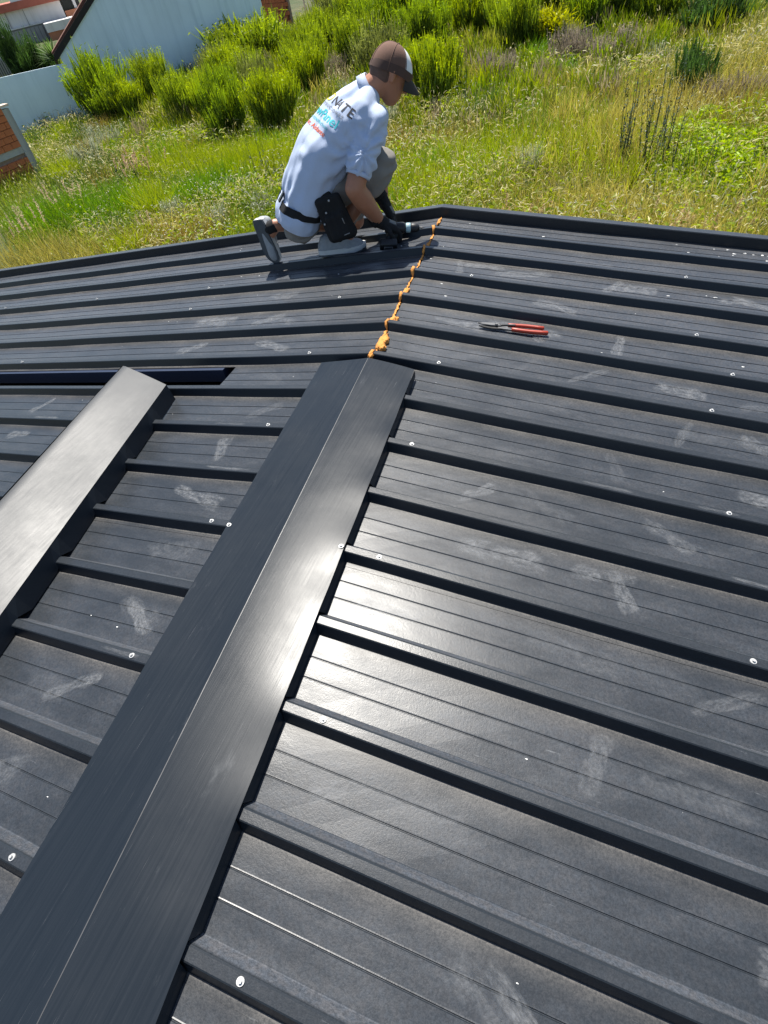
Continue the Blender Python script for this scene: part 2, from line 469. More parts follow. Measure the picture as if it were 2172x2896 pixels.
# thin bright bare edge of the crease
def crease_strip():
    vs = []; fs = []
    n = 80
    for i in range(n + 1):
        y = CAP_Y0 + (CAP_Y1 - CAP_Y0) * i / n
        for u in (-0.0011, 0.0, 0.0011):
            vs.append((xr(y) + u, y, 0.0048 - abs(u) * 0.12 + 0.0002 * math.sin(y * 40)))
    for i in range(n):
        for j in range(2):
            a = i * 3 + j; fs.append((a, a + 1, a + 4, a + 3))
    me = pymesh('crease', vs, fs, smooth=True); me.transform(Matrix.Translation(-CO)); return me
link('crease', crease_strip(), cap, simple('worn_edge', (0.10, 0.10, 0.10), 0.35, 0.5, var=0.8, scale=14))
# turned-down lip: one tooth in each pan between the ribs
def tooth(side, k):
    y0_, y1_ = rib_y(k) + 0.030, rib_y(k - 1) - 0.003
    y1_ = min(y1_, CAP_Y1 - 0.035)
    yb0, yb1 = min(y0_ + 0.021, y1_), min(rib_y(k - 1) - 0.0145, y1_)
    lift = {7: 0.010, 8: 0.006, 9: 0.002}.get(k, 0.0)
    vs = []; fs = []
    n = 8
    for i in range(n + 1):
        f_ = i / n
        yt = y0_ + (y1_ - y0_) * f_; yb = yb0 + (yb1 - yb0) * f_
        zt = cap_z(CAPW, yt, side) - 0.0008
        xt = xr(yt) + side * (CAPW - 0.0006); xb = xr(yb) + side * (CAPW + 0.004 - lift * 0.4)
        zb = -T * (CAPW + 0.004) - RH + 0.0015 + lift
        vs += [(xt, yt, zt), ((xt + xb) / 2 + side * 0.001, (yt + yb) / 2, (zt + zb) / 2), (xb, yb, zb)]
    for i in range(n):
        for j in range(2):
            a = i * 3 + j; q = (a, a + 1, a + 4, a + 3)
            fs.append(q if side > 0 else q[::-1])
    me = pymesh('lip_tooth', vs, fs); me.transform(Matrix.Translation(-CO)); return me
for side in (1, -1):
    for k_ in range(17, 6, -1):
        link('lip_tooth', tooth(side, k_), cap, CAP)
for (sx_, sy_, sd_) in ((0.140, 0.697, 1), (-0.268, 0.692, -1)):
    o = bpy.data.objects.new('screw', SCREW); COL.objects.link(o); o.parent = cap
    u = abs(sx_ - xr(sy_))
    o.location = Vector((sx_, sy_, cap_z(u, sy_, sd_) + 0.0006)) - CO

# ------------------------------------------------------------------ loose length of flashing lying on the left slope
LRF, LRD = Vector((-1.0713, 1.4002, -0.0513)), Vector((0.1902, -0.9817, 0.011))
LLF, LLD = Vector((-1.2996, 1.4174, 0.0204)), (Vector((-1.1638, 0.5591, 0.0397)) - Vector((-1.2996, 1.4174, 0.0204))).normalized()
LEN = 2.35
loose = thing('loose_flashing', 'loose bright length of folded flashing lying across the left slope', 'roof flashing', LRF)
def loose_sheet():
    ny, nu = 60, 14; vs = []; fs = []
    for i in range(ny + 1):
        s_ = LEN * i / ny
        R_ = LRF + LRD * s_; L_ = LLF + LLD * s_
        for j in range(nu + 1):
            f_ = j / nu
            p = L_.lerp(R_, f_)
            bow = 0.0012 * math.sin(math.pi * f_) - 0.003 * max(0, 0.05 - f_) / 0.05
            p = p + Vector((0.3, 0.07, 0.95)) * (bow + 0.0012 * math.sin(s_ * 6 + f_ * 3))
            vs.append(p - LRF)
    n = nu + 1
    for i in range(ny):
        for j in range(nu):
            a, b_, c_, d_ = i * n + j, i * n + j + 1, (i + 1) * n + j + 1, (i + 1) * n + j
            fs.append((a, d_, c_, b_))
    return pymesh('sheet', vs, fs, smooth=True)
link('sheet', loose_sheet(), loose, LOOSE)
def loose_wall(right):
    """turned-down flanges: the right one shows its dark notched side, the left one runs down to the ribs"""
    ny = 47; vs = []; fs = []
    for i in range(ny + 1):
        s_ = LEN * i / ny
        P_ = (LRF + LRD * s_) if right else (LLF + LLD * s_)
        rz = roof_z(P_.x, P_.y)
        if right:
            ph = ((P_.y - rib_y(7)) / RS) % 1.0
            notch = ph < 0.24
            bot = Vector((P_.x + 0.012, P_.y, rz + (0.002 if notch else -RH + 0.006)))
            bot.z = max(bot.z, P_.z - 0.085)
        else:
            bot = Vector((P_.x - 0.085, P_.y - 0.012, roof_z(P_.x - 0.085, P_.y) + 0.002))
        vs += [P_ - LRF, bot - LRF]
    for i in range(ny):
        fs.append((2 * i, 2 * i + 2, 2 * i + 3, 2 * i + 1) if right else (2 * i, 2 * i + 1, 2 * i + 3, 2 * i + 2))
    return pymesh('flange', vs, fs)
link('flange', loose_wall(True), loose, LOOSE); link('flange', loose_wall(False), loose, LOOSE)

# ------------------------------------------------------------------ tin snips on the right slope
snips = thing('tin_snips', 'tin snips with red handles lying open on the right roof slope', 'snips', (0.362, 2.076, roof_z(0.362, 2.076) - RH))
SA, SB = Vector((0.2068, 2.0605, 0)), Vector((0.5176, 2.0918, 0))
sdir = (SB - SA); SLEN = sdir.length
sz = math.atan(-T)
Ms = Matrix.Rotation(math.atan2(sdir.y, sdir.x), 4, 'Z') @ Matrix.Rotation(math.atan(T), 4, 'Y')
STEEL = simple('blade_steel', (0.13, 0.13, 0.13), 0.45, 0.6, var=0.25, scale=60)
BLACKST = simple('black_steel', (0.03, 0.03, 0.03), 0.45, 0.3)
RED = simple('red_grip', (0.34, 0.038, 0.015), 0.42, var=0.12, scale=30)
def extrude_poly(name, pts, z0, z1, bev=0.0012):
    bm = bmesh.new()
    b0 = [bm.verts.new((x, y, z0)) for x, y in pts]
    f_ = bm.faces.new(b0)
    r = bmesh.ops.extrude_face_region(bm, geom=[f_])
    for e_ in r['geom']:
        if isinstance(e_, bmesh.types.BMVert): e_.co.z = z1
    bmesh.ops.recalc_face_normals(bm, faces=list(bm.faces))
    if bev: bmesh.ops.bevel(bm, geom=list(bm.edges), offset=bev, segments=1, affect='EDGES')
    me = bpy.data.meshes.new(name); bm.to_mesh(me); bm.free(); return me
def snip_part(name, me, mat, dz=0.0):
    me.transform(Matrix.Translation((0, 0, dz))); me.transform(Ms)
    return link(name, me, snips, mat)
L0 = -SLEN / 2
snip_part('blade', extrude_poly('blade', [(L0, 0.004), (L0 + 0.02, 0.012), (L0 + 0.055, 0.016), (L0 + 0.10, 0.016), (L0 + 0.118, 0.013), (L0 + 0.10, -0.001), (L0 + 0.06, -0.004), (L0 + 0.02, -0.001)], 0.018, 0.024), STEEL)
snip_part('blade', extrude_poly('blade', [(L0 + 0.004, -0.002), (L0 + 0.03, -0.013), (L0 + 0.07, -0.018), (L0 + 0.12, -0.014), (L0 + 0.13, -0.004), (L0 + 0.09, 0.006), (L0 + 0.04, 0.003)], 0.010, 0.0165), BLACKST)
snip_part('shank', extrude_poly('shank', [(L0 + 0.085, 0.014), (L0 + 0.125, 0.016), (L0 + 0.165, 0.022), (L0 + 0.165, 0.012), (L0 + 0.13, 0.008), (L0 + 0.10, 0.001)], 0.0165, 0.024), BLACKST)
snip_part('shank', extrude_poly('shank', [(L0 + 0.09, 0.0), (L0 + 0.12, -0.006), (L0 + 0.19, -0.010), (L0 + 0.19, -0.020), (L0 + 0.12, -0.016), (L0 + 0.09, -0.012)], 0.010, 0.018), STEEL)
for (ax, ay, bx_, by_, r) in ((L0 + 0.135, 0.020, L0 + 0.285, 0.022, 0.0085), (L0 + 0.155, -0.012, L0 + 0.305, -0.013, 0.0092)):
    pts = [(ax + (bx_ - ax) * i / 6, ay + (by_ - ay) * i / 6 + 0.004 * math.sin(math.pi * i / 6) * (1 if ay > 0 else -1), 0.016) for i in range(7)]
    pts = [(ax - 0.004, ay, 0.016)] + pts + [(bx_ + 0.005, by_, 0.016)]
    me = tube_mesh('handle', pts, [r * 0.75] + [r] * 6 + [r * 1.05] + [r * 0.6], 10)
    snip_part('handle', me, RED)
bm = bmesh.new(); bmesh.ops.create_cone(bm, cap_ends=True, segments=12, radius1=0.0075, radius2=0.006, depth=0.005, matrix=Matrix.Translation((L0 + 0.082, 0.004, 0.0265)))
me = bpy.data.meshes.new('pivot_bolt'); bm.to_mesh(me); bm.free(); snip_part('pivot_bolt', me, STEEL)

# ------------------------------------------------------------------ dusty footprints and white crumbs on the roof
def make_print_mat():
    mt, nt, b = new_mat('dust_print'); g = NG(nt)
    tc = g.n('ShaderNodeTexCoord'); uv = tc.outputs['UV']
    oi = g.n('ShaderNodeObjectInfo')
    s = g.n('ShaderNodeSeparateXYZ'); g.l(uv, s.inputs[0])
    u = g.math('SUBTRACT', g.math('MULTIPLY', s.outputs[0], 2), 1); v = g.math('SUBTRACT', g.math('MULTIPLY', s.outputs[1], 2), 1)
    off = g.n('ShaderNodeCombineXYZ'); g.l(g.math('MULTIPLY', oi.outputs['Random'], 37), off.inputs[0]); g.l(g.math('MULTIPLY', oi.outputs['Random'], 91), off.inputs[1])
    va = g.n('ShaderNodeVectorMath', operation='ADD'); g.l(uv, va.inputs[0]); g.l(off.outputs[0], va.inputs[1])
    n1 = g.noise(va.outputs[0], 6.5, 8, 0.75); n2 = g.noise(va.outputs[0], 2.3, 3)
    waist = g.math('ADD', 0.50, g.math('MULTIPLY', g.math('ABSOLUTE', g.math('ADD', u, 0.15)), 0.42))
    r = g.math('ADD', g.math('POWER', g.math('ABSOLUTE', u), 3.0), g.math('POWER', g.math('DIVIDE', g.math('ABSOLUTE', v), waist), 2.0))
    r = g.math('ADD', r, g.math('MULTIPLY', g.math('SUBTRACT', n2, 0.5), 2.6))
    inside = g.ramp(r, 0.95, 0.25); edge = g.math('MULTIPLY', g.ramp(r, 0.45, 0.9), inside)
    ang = g.math('ADD', g.math('MULTIPLY', u, 52), g.math('ADD', g.math('MULTIPLY', g.math('ABSOLUTE', v), 14), g.math('MULTIPLY', n1, 22)))
    tread = g.ramp(g.math('SINE', ang), -0.3, 0.5)
    mott = g.ramp(n1, 0.32, 0.72)
    frame = g.math('MULTIPLY', g.ramp(g.math('ABSOLUTE', u), 1.0, 0.82), g.ramp(g.math('ABSOLUTE', v), 1.0, 0.80))
    inside = g.math('MULTIPLY', inside, frame)
    a = g.math('MULTIPLY', inside, g.math('ADD', g.math('MULTIPLY', mott, g.math('ADD', 0.55, g.math('MULTIPLY', tread, 0.22))), g.math('MULTIPLY', edge, 0.35)))
    a = g.math('MULTIPLY', a, g.ramp(oi.outputs['Random'], 0.0, 1.0, 0.06, 0.42), clamp=True)
    b.inputs['Base Color'].default_value = (0.42, 0.43, 0.44, 1); b.inputs['Roughness'].default_value = 0.85
    g.l(a, b.inputs['Alpha'])
    return mt
PRINT = make_print_mat()
def print_mesh():
    vs = [(-0.5, -0.5, 0), (0.5, -0.5, 0), (0.5, 0.5, 0), (-0.5, 0.5, 0)]
    me = pymesh('footprint', vs, [(0, 1, 2, 3)])
    uvl = me.uv_layers.new(name='UVMap')
    for li, c in zip(range(4), ((0, 0), (1, 0), (1, 1), (0, 1))): uvl.data[li].uv = c
    me.materials.append(PRINT); return me
PM = print_mesh()
def add_print(side, x, y, ang, L=0.26, W=0.10, top=False):
    kf = 14 - (y - Y0) / RS; k = math.ceil(kf)
    pan0 = rib_y(k) + 0.052; pan1 = rib_y(k - 1) - 0.015
    if not top:
        W_ = W
        half = abs(math.sin(ang)) * L / 2 + abs(math.cos(ang)) * W / 2
        if half > (pan1 - pan0) / 2: 
            sc_ = (pan1 - pan0) / 2 / half; L *= sc_; W *= sc_; half = (pan1 - pan0) / 2
        y = min(max(y, pan0 + half), pan1 - half); dz = -RH + 0.0032
    else:
        y = rib_y(round(kf)) + 0.013; W = 0.021; ang = 0; dz = 0.0022; k = round(kf)
    o = bpy.data.objects.new('dusty_footprint', PM); COL.objects.link(o); o.parent = panel_of(side, max(min(k, 22), 1))
    nrm = SN_R if side > 0 else SN_L
    o.rotation_mode = 'QUATERNION'
    o.rotation_quaternion = Vector((0, 0, 1)).rotation_difference(nrm) @ Quaternion((0, 0, 1), ang)
    o.scale = (L, W, 1); o.location = Vector((x, y, roof_z(x, y) + dz)) - HL
PR = [(1,0.03,1.74),(1,0.24,1.83),(1,0.39,2.11),(1,-0.02,2.52),(1,0.3,2.63),(1,0.5,2.29),(1,0.81,2.11),(1,0.47,1.7),(1,0.66,1.5),(1,1.22,1.59),(1,1.32,1.6),(1,0.57,1.3),(1,0.87,1.4),(1,0.59,1.05),(1,0.68,1.03),(1,0.3,1.11),(1,1.24,0.98),(1,0.85,0.61),(1,1.08,0.57),(1,1.21,0.58),(1,0.93,0.34),(1,1.15,0.35),(1,0.56,0.10),(1,0.1,2.69),(1,1.27,2.68),(1,0.72,1.78),
      (-1,-0.76,1.84),(-1,-1.3,2.12),(-1,-1.95,1.36),(-1,-1.89,1.11),(-1,-0.62,1.59),(-1,-0.51,1.34),(-1,-0.58,1.12),(-1,-0.52,0.83),(-1,-0.47,0.63),(-1,-0.41,0.35),(-1,-0.46,0.13),(-1,-0.97,2.33),(-1,-0.67,2.18)]
rp_ = random.Random(21)
for _ in range(46):
    sd_ = 1 if rp_.random() < 0.68 else -1
    y = rp_.uniform(-0.2, 2.75); x = xr(y) + sd_ * rp_.uniform(0.32, 1.75 if sd_ > 0 else 1.2)
    if sd_ < 0 and (x < -0.8 and 0.0 < y < 1.75): continue
    PR.append((sd_, x, y))
for (sd_, x, y) in PR:
    add_print(sd_, x, y, rp_.choice((rp_.gauss(0, 0.35), rp_.gauss(0, 0.35), rp_.uniform(0, 3.1))) + (math.pi if rp_.random() < 0.5 else 0), rp_.uniform(0.17, 0.36), rp_.uniform(0.09, 0.15))
for (sd_, x, k) in ((1, 1.18, 8), (1, 0.86, 8), (1, 0.62, 9), (1, 0.27, 8), (1, 1.3, 9), (1, 0.95, 11), (-1, -0.45, 9), (-1, -0.35, 12), (-1, -0.6, 8), (1, 0.42, 13), (-1, -1.75, 8)):
    add_print(sd_, x, rib_y(k), 0, rp_.uniform(0.14, 0.24), 0.02, top=True)
# white crumbs scattered near the ridge and the far trim
cv = []; cf = []
rc = random.Random(5)
def crumb(x, y, r, dz):
    zc = roof_z(x, y) + dz
    b0 = len(cv); n = 6
    ring = [(x + math.cos(i * 1.047 + r * 900) * r * rc.uniform(0.4, 1.7), y + math.sin(i * 1.047 + r * 900) * r * rc.uniform(0.3, 0.9)) for i in range(n)]
    for (px_, py_) in ring: cv.append((px_, py_, zc))
    cv.append((x, y, zc + min(r, 0.006) * rc.uniform(0.2, 0.6)))
    for i in range(n): cf.append((b0 + i, b0 + (i + 1) % n, b0 + n))
for _ in range(60):
    x = rc.choice((rc.gauss(1.15, 0.25), rc.gauss(-0.2, 0.15), rc.uniform(-1.8, 1.4), rc.gauss(-1.5, 0.15))); k = rc.choice((1, 1, 1, 2, 2, 3, 3, 4, 5))
    y = rib_y(k) + rc.uniform(0.06, 0.215)
    if y > YF - 0.02: y = YF - 0.03
    if abs(x - xr(y)) < 0.03: x += 0.06
    crumb(x, y, rc.uniform(0.002, 0.007), -RH + 0.0008)
for _ in range(16):
    x = rc.gauss(1.25, 0.16); y = rib_y(1) + rc.uniform(0.07, 0.2); crumb(x, y, rc.uniform(0.003, 0.010), -RH + 0.0008)
for _ in range(22):
    k = rc.choice(range(4, 15)); x = rc.uniform(-2.0, 1.6); y = rib_y(k) + rc.uniform(0.06, 0.215)
    if abs(x - xr(y)) < 0.24 or (x < -0.85 and k == 7): continue
    crumb(x, y, rc.uniform(0.0015, 0.0035), -RH + 0.0008)
link('debris', pymesh('debris', cv, cf), None, WHITE_CRUMB, label='small white crumbs of debris scattered over the dark roof', cat='debris', kind='stuff')

# ------------------------------------------------------------------ ground of the empty lot
def vnoise(x, y, s, seed):
    """cheap smooth value noise on numpy arrays"""
    r = np.random.default_rng(seed); tab = r.random((64, 64))
    xs = x / s; ys = y / s
    xi = np.floor(xs).astype(int); yi = np.floor(ys).astype(int); fx = xs - xi; fy = ys - yi
    fx = fx * fx * (3 - 2 * fx); fy = fy * fy * (3 - 2 * fy)
    g = lambda a, b: tab[a % 64, b % 64]
    return (g(xi, yi) * (1 - fx) + g(xi + 1, yi) * fx) * (1 - fy) + (g(xi, yi + 1) * (1 - fx) + g(xi + 1, yi + 1) * fx) * fy
def ground_h(x, y):
    return GZ + 0.25 * (vnoise(x, y, 7.0, 3) - 0.5) + 0.10 * (vnoise(x, y, 2.0, 4) - 0.5)
gx = np.concatenate([np.linspace(-900, -60, 12), np.linspace(-55, 30, 120), np.linspace(40, 900, 12)])
gy = np.concatenate([np.linspace(-900, -12, 10), np.linspace(-8, 75, 120), np.linspace(90, 1200, 12)])
GX, GY = np.meshgrid(gx, gy, indexing='ij')
gv = np.stack([GX.ravel(), GY.ravel(), ground_h(GX.ravel(), GY.ravel())], 1)
ni, nj = len(gx), len(gy)
ii, jj = np.meshgrid(np.arange(ni - 1), np.arange(nj - 1), indexing='ij')
a_ = (ii * nj + jj).ravel()
gq = np.stack([a_, a_ + nj, a_ + nj + 1, a_ + 1], 1)
mt, nt, b = new_mat('soil'); g = NG(nt)
tc = g.n('ShaderNodeTexCoord'); ob = tc.outputs['Object']
col = g.mix(g.ramp(g.noise(ob, 0.5, 5), 0.35, 0.65), (0.05, 0.075, 0.018), (0.10, 0.095, 0.035))
col = g.mix(g.ramp(g.noise(ob, 6, 5), 0.45, 0.7), col, (0.03, 0.035, 0.012))
g.l(col, b.inputs['Base Color']); b.inputs['Roughness'].default_value = 1.0
gm = fast_mesh('ground', gv, quads=gq, smooth=True)
link('ground', gm, None, mt, kind='structure')

#PERSON_BEGIN
# ------------------------------------------------------------------ the roofer
PE1 = Vector((0.882, 0.471, 0.0)); PE2 = Vector((-0.471, 0.882, 0.0)); UPZ = Vector((0, 0, 1))
HDG = (PE1 * math.cos(math.radians(7)) + PE2 * math.sin(math.radians(7))).normalized()
LAT = UPZ.cross(HDG).normalized()                    # his left, away from the camera
PB = Vector((-0.90, 2.80, roof_z(-0.90, 2.80)))      # base of the person on the roof

def hull_caps(name, caps, sub=2):
    """closed round cones (a, ra, b, rb) as one mesh of overlapping hulls; vectors in world space, result relative to PB"""
    bm = bmesh.new()
    for (a, ra, b_, rb) in caps:
        a = Vector(a); b_ = Vector(b_)
        tmp = bmesh.new()
        bmesh.ops.create_icosphere(tmp, subdivisions=sub, radius=ra, matrix=Matrix.Translation(a - PB))
        bmesh.ops.create_icosphere(tmp, subdivisions=sub, radius=rb, matrix=Matrix.Translation(b_ - PB))
        r = bmesh.ops.convex_hull(tmp, input=list(tmp.verts))
        bmesh.ops.delete(tmp, geom=[v for v in tmp.verts if not v.link_faces], context='VERTS')
        me_ = bpy.data.meshes.new('tmp'); tmp.to_mesh(me_); tmp.free()
        bm.from_mesh(me_); bpy.data.meshes.remove(me_)
    me = bpy.data.meshes.new(name); bm.to_mesh(me); bm.free()
    return me

def remesh(me, voxel, smooth=6, fac=0.5):
    """one continuous skin over the hulls"""
    o = bpy.data.objects.new('tmp', me); COL.objects.link(o)
    md = o.modifiers.new('r', 'REMESH'); md.mode = 'VOXEL'; md.voxel_size = voxel
    if smooth:
        ms = o.modifiers.new('s', 'SMOOTH'); ms.iterations = smooth; ms.factor = fac
    dg = bpy.context.evaluated_depsgraph_get(); dg.update()
    out = bpy.data.meshes.new_from_object(o.evaluated_get(dg))
    bpy.data.objects.remove(o, do_unlink=True)
    out.polygons.foreach_set('use_smooth', np.ones(len(out.polygons), dtype=bool))
    return out

def cut(me, co, no, keep_above=True):
    """keep the side of the plane the normal points to (world coordinates)"""
    bm = bmesh.new(); bm.from_mesh(me)
    bmesh.ops.bisect_plane(bm, geom=list(bm.verts) + list(bm.edges) + list(bm.faces), plane_co=Vector(co) - PB, plane_no=Vector(no), clear_inner=keep_above, clear_outer=not keep_above)
    bm.to_mesh(me); bm.free(); return me

def displace(me, fn):
    """fn(points (n,3) world) -> offset along normals (n,)"""
    n = len(me.vertices)
    co = np.empty(n * 3, dtype=np.float32); no = np.empty(n * 3, dtype=np.float32)
    me.vertices.foreach_get('co', co); me.vertices.foreach_get('normal', no)
    co = co.reshape(-1, 3); no = no.reshape(-1, 3)
    w = co + np.array(PB, dtype=np.float32)[None]
    co += no * fn(w)[:, None].astype(np.float32)
    me.vertices.foreach_set('co', co.ravel()); me.update()

SKIN = simple('skin', (0.40, 0.175, 0.10), 0.5, var=0.12, scale=14, bump=0.25, bscale=180)
SHIRT = simple('shirt_cotton', (0.49, 0.565, 0.72), 0.9, spec=0.2, var=0.05, scale=60, bump=0.35, bscale=700)
SHORTS = simple('shorts_cloth', (0.23, 0.215, 0.195), 0.95, spec=0.2, var=0.2, scale=12, bump=0.4, bscale=300)
BLACKF = simple('black_fabric', (0.008, 0.008, 0.009), 0.9, var=0.3, scale=40, bump=0.5, bscale=260)
CAPBROWN = simple('cap_cloth', (0.15, 0.08, 0.055), 0.9, var=0.15, scale=30, bump=0.3, bscale=400)
CAPWHITE = simple('cap_front', (0.78, 0.78, 0.77), 0.85)
SHOEG = simple('shoe_mesh', (0.30, 0.32, 0.34), 0.8, var=0.2, scale=60, bump=0.5, bscale=240)
SHOEW = simple('shoe_midsole', (0.62, 0.62, 0.60), 0.7, var=0.12, scale=30)
SOLE = simple('shoe_sole', (0.075, 0.085, 0.095), 0.8, var=0.25, scale=40)
GLOSSB = simple('gloss_black', (0.008, 0.008, 0.009), 0.15)
HAIR = simple('short_hair', (0.11, 0.062, 0.045), 0.8, bump=0.6, bscale=500)

# joints
pelvis = V(-0.955, 2.80, 0.225); c7 = V(-0.590, 2.978, 0.655)
neck1 = V(-0.505, 3.02, 0.715)
spine = (c7 - pelvis).normalized()
BACKN = LAT.cross(spine).normalized()
if BACKN.z < 0: BACKN = -BACKN
shR = c7 + V(0.075, -0.120, -0.115); shL = c7 + V(-0.075, 0.150, -0.120)
elR = V(-0.600, 2.705, 0.295); wrR = V(-0.555, 2.845, 0.085)
elL = V(-0.640, 3.175, 0.285); wrL = V(-0.610, 3.085, 0.105)
hipR = V(-0.915, 2.735, 0.205); kneeR = V(-0.535, 2.965, 0.315); ankR = V(-0.792, 2.785, 0.035)
hipL = V(-1.000, 2.880, 0.190); kneeL = V(-0.790, 3.030, 0.010); ankL = V(-1.165, 2.735, 0.105)
HF = (HDG * 0.76 + PE2 * 0.08 - UPZ * 0.58).normalized()       # where the face points
HU = (UPZ - HF * UPZ.dot(HF)).normalized()
HR = HF.cross(HU).normalized()                                  # his right
hc = V(-0.462, 3.040, 0.700)
def hp(f_, r_, u_): return hc + HF * f_ + HR * r_ + HU * u_

body_caps = [
    (pelvis, 0.085, c7 - spine * 0.22, 0.085), (c7 - spine * 0.22, 0.085, c7 - spine * 0.06, 0.055),
    (c7 - spine * 0.05, 0.060, hp(-0.035, 0, -0.055), 0.058),
    (shR, 0.048, shR.lerp(elR, 0.4), 0.055), (shR.lerp(elR, 0.4), 0.057, elR, 0.052), (elR, 0.052, elR.lerp(wrR, 0.35), 0.056), (elR.lerp(wrR, 0.35), 0.056, wrR, 0.036),
    (shL, 0.055, elL, 0.042), (elL, 0.042, wrL, 0.028),
    (hipR, 0.075, kneeR, 0.055), (kneeR, 0.052, kneeR.lerp(ankR, 0.4), 0.054), (kneeR.lerp(ankR, 0.4), 0.054, ankR, 0.034), (ankR, 0.034, ankR + V(0.05, 0.03, -0.05), 0.03),
    (hipL, 0.075, kneeL, 0.055), (kneeL, 0.050, kneeL.lerp(ankL, 0.45), 0.052), (kneeL.lerp(ankL, 0.45), 0.052, ankL, 0.036), (ankL, 0.034, ankL + V(-0.03, -0.01, -0.04), 0.03),
    # head: skull, face, jaw, nose, ears
    (hp(-0.020, 0, 0.020), 0.086, hp(0.028, 0, 0.030), 0.078), (hp(0.045, 0, -0.02), 0.056, hp(0.052, 0, -0.085), 0.040), (hp(0.00, 0.0, -0.03), 0.066, hp(0.045, 0.0, -0.085), 0.042),
    (hp(0.098, 0, -0.005), 0.010, hp(0.112, 0, -0.032), 0.014), (hp(0.082, 0, -0.062), 0.018, hp(0.084, 0, -0.072), 0.016),
    (hp(-0.016, 0.086, 0.010), 0.015, hp(-0.004, 0.081, -0.030), 0.010), (hp(-0.016, -0.086, 0.010), 0.015, hp(-0.004, -0.081, -0.030), 0.010), (hp(0.0, 0.078, -0.01), 0.010, hp(-0.004, 0.080, -0.02), 0.010),
]
bme = remesh(hull_caps('person', body_caps), 0.0075, 5)
person = link('person', bme, None, SKIN, label='person in pale blue shirt and brown cap kneeling on the roof with a drill', cat='person', loc=PB)

# ---- polo shirt
def tor(s_, o=0.0, l=0.0): return pelvis + spine * s_ + BACKN * o + LAT * l
sh_caps = []
for sgn in (-1, 1):
    sh_caps += [
        (tor(-0.10, 0.000, sgn * 0.070), 0.120, tor(0.05, 0.006, sgn * 0.072), 0.120),
        (tor(0.05, 0.006, sgn * 0.072), 0.120, tor(0.22, 0.032, sgn * 0.080), 0.126),
        (tor(0.22, 0.032, sgn * 0.080), 0.126, tor(0.40, 0.006, sgn * 0.095), 0.115),
        (tor(0.40, 0.006, sgn * 0.095), 0.115, tor(0.50, -0.020, sgn * 0.110), 0.085),
        (tor(0.50, -0.020, sgn * 0.110), 0.085, c7 - spine * 0.02 - BACKN * 0.03 + LAT * sgn * 0.05, 0.060),
    ]
sh_caps += [(tor(-0.10, 0.004), 0.128, tor(0.10, 0.030), 0.132), (tor(0.10, 0.030), 0.132, tor(0.26, 0.048), 0.132), (tor(0.26, 0.048), 0.132, tor(0.42, 0.024), 0.120), (tor(0.42, 0.024), 0.120, c7 - spine * 0.012 - BACKN * 0.022, 0.078)]
sleeveR = shR.lerp(elR, 0.60); sleeveL = shL.lerp(elL, 0.6)
sh_caps += [(shR + V(0.0, 0.02, 0.0), 0.078, sleeveR, 0.080), (shL, 0.072, sleeveL, 0.068), (tor(0.42, 0, -0.10), 0.10, shR, 0.076), (tor(0.42, 0, 0.10), 0.10, shL, 0.074)]
sme = remesh(hull_caps('polo_shirt', sh_caps), 0.0072, 8)
arm_dir = (elR - shR).normalized()
sme = cut(sme, tor(-0.155, 0, 0) , (spine * 0.75 + UPZ * 0.66).normalized(), True)
pit = np.array(shR + (elR - shR) * 0.30 + BACKN * -0.02 - HDG * 0.05)
mid_b = np.array(tor(0.10, 0.12, -0.12)); shp = np.array(shR)
sp_ = np.array(spine); bn_ = np.array(BACKN); lt_ = np.array(LAT); ar_ = np.array(arm_dir)
def nz3(p, s, seed):
    return vnoise(p[:, 0] + 0.37 * p[:, 2], p[:, 1] - 0.61 * p[:, 2], s, seed) - 0.5
def folds(p):
    d = p - pit[None]; r = np.linalg.norm(d, axis=1) + 1e-6
    up = d @ sp_; la = d @ bn_; th = np.arctan2(la, up)
    f1 = np.sin(th * 11 + 5 * nz3(p, 0.09, 71) + 3 * r / 0.2) * np.exp(-((r - 0.15) / 0.09) ** 2) * 0.0075
    sl = p - shp[None]; al = sl @ ar_; rad = np.linalg.norm(sl - al[:, None] * ar_[None], axis=1)
    on_sleeve = np.exp(-((al - 0.09) / 0.08) ** 2) * (rad < 0.12)
    f2 = np.sin(al * 95 + 7 * nz3(p, 0.06, 72) + (sl @ lt_) * 30) * 0.0055 * on_sleeve
    h_ = (p - np.array(pelvis)[None]) @ sp_; l_ = (p - np.array(pelvis)[None]) @ lt_
    f3 = np.sin(l_ * 120 + 6 * nz3(p, 0.12, 73)) * 0.0042 * np.exp(-((h_ - 0.005) / 0.075) ** 2)
    f4 = (nz3(p, 0.11, 74) * 0.016 + nz3(p, 0.05, 75) * 0.005)
    f5 = np.sin(h_ * 55 + 8 * nz3(p, 0.15, 76) + l_ * 14) * 0.0035 * np.exp(-((l_ + 0.12) / 0.07) ** 2) * np.exp(-((h_ - 0.18) / 0.12) ** 2)
    cin = -0.010 * np.exp(-((h_ + 0.045) / 0.022) ** 2)
    prn = 1 - 0.85 * np.exp(-((h_ - 0.42) / 0.11) ** 2 - ((l_ + 0.05) / 0.13) ** 2)
    return f1 * prn + f2 + f3 + f4 * (0.3 + 0.7 * prn) + f5 + cin
displace(sme, folds)
shirt = link('polo_shirt', sme, person, SHIRT)
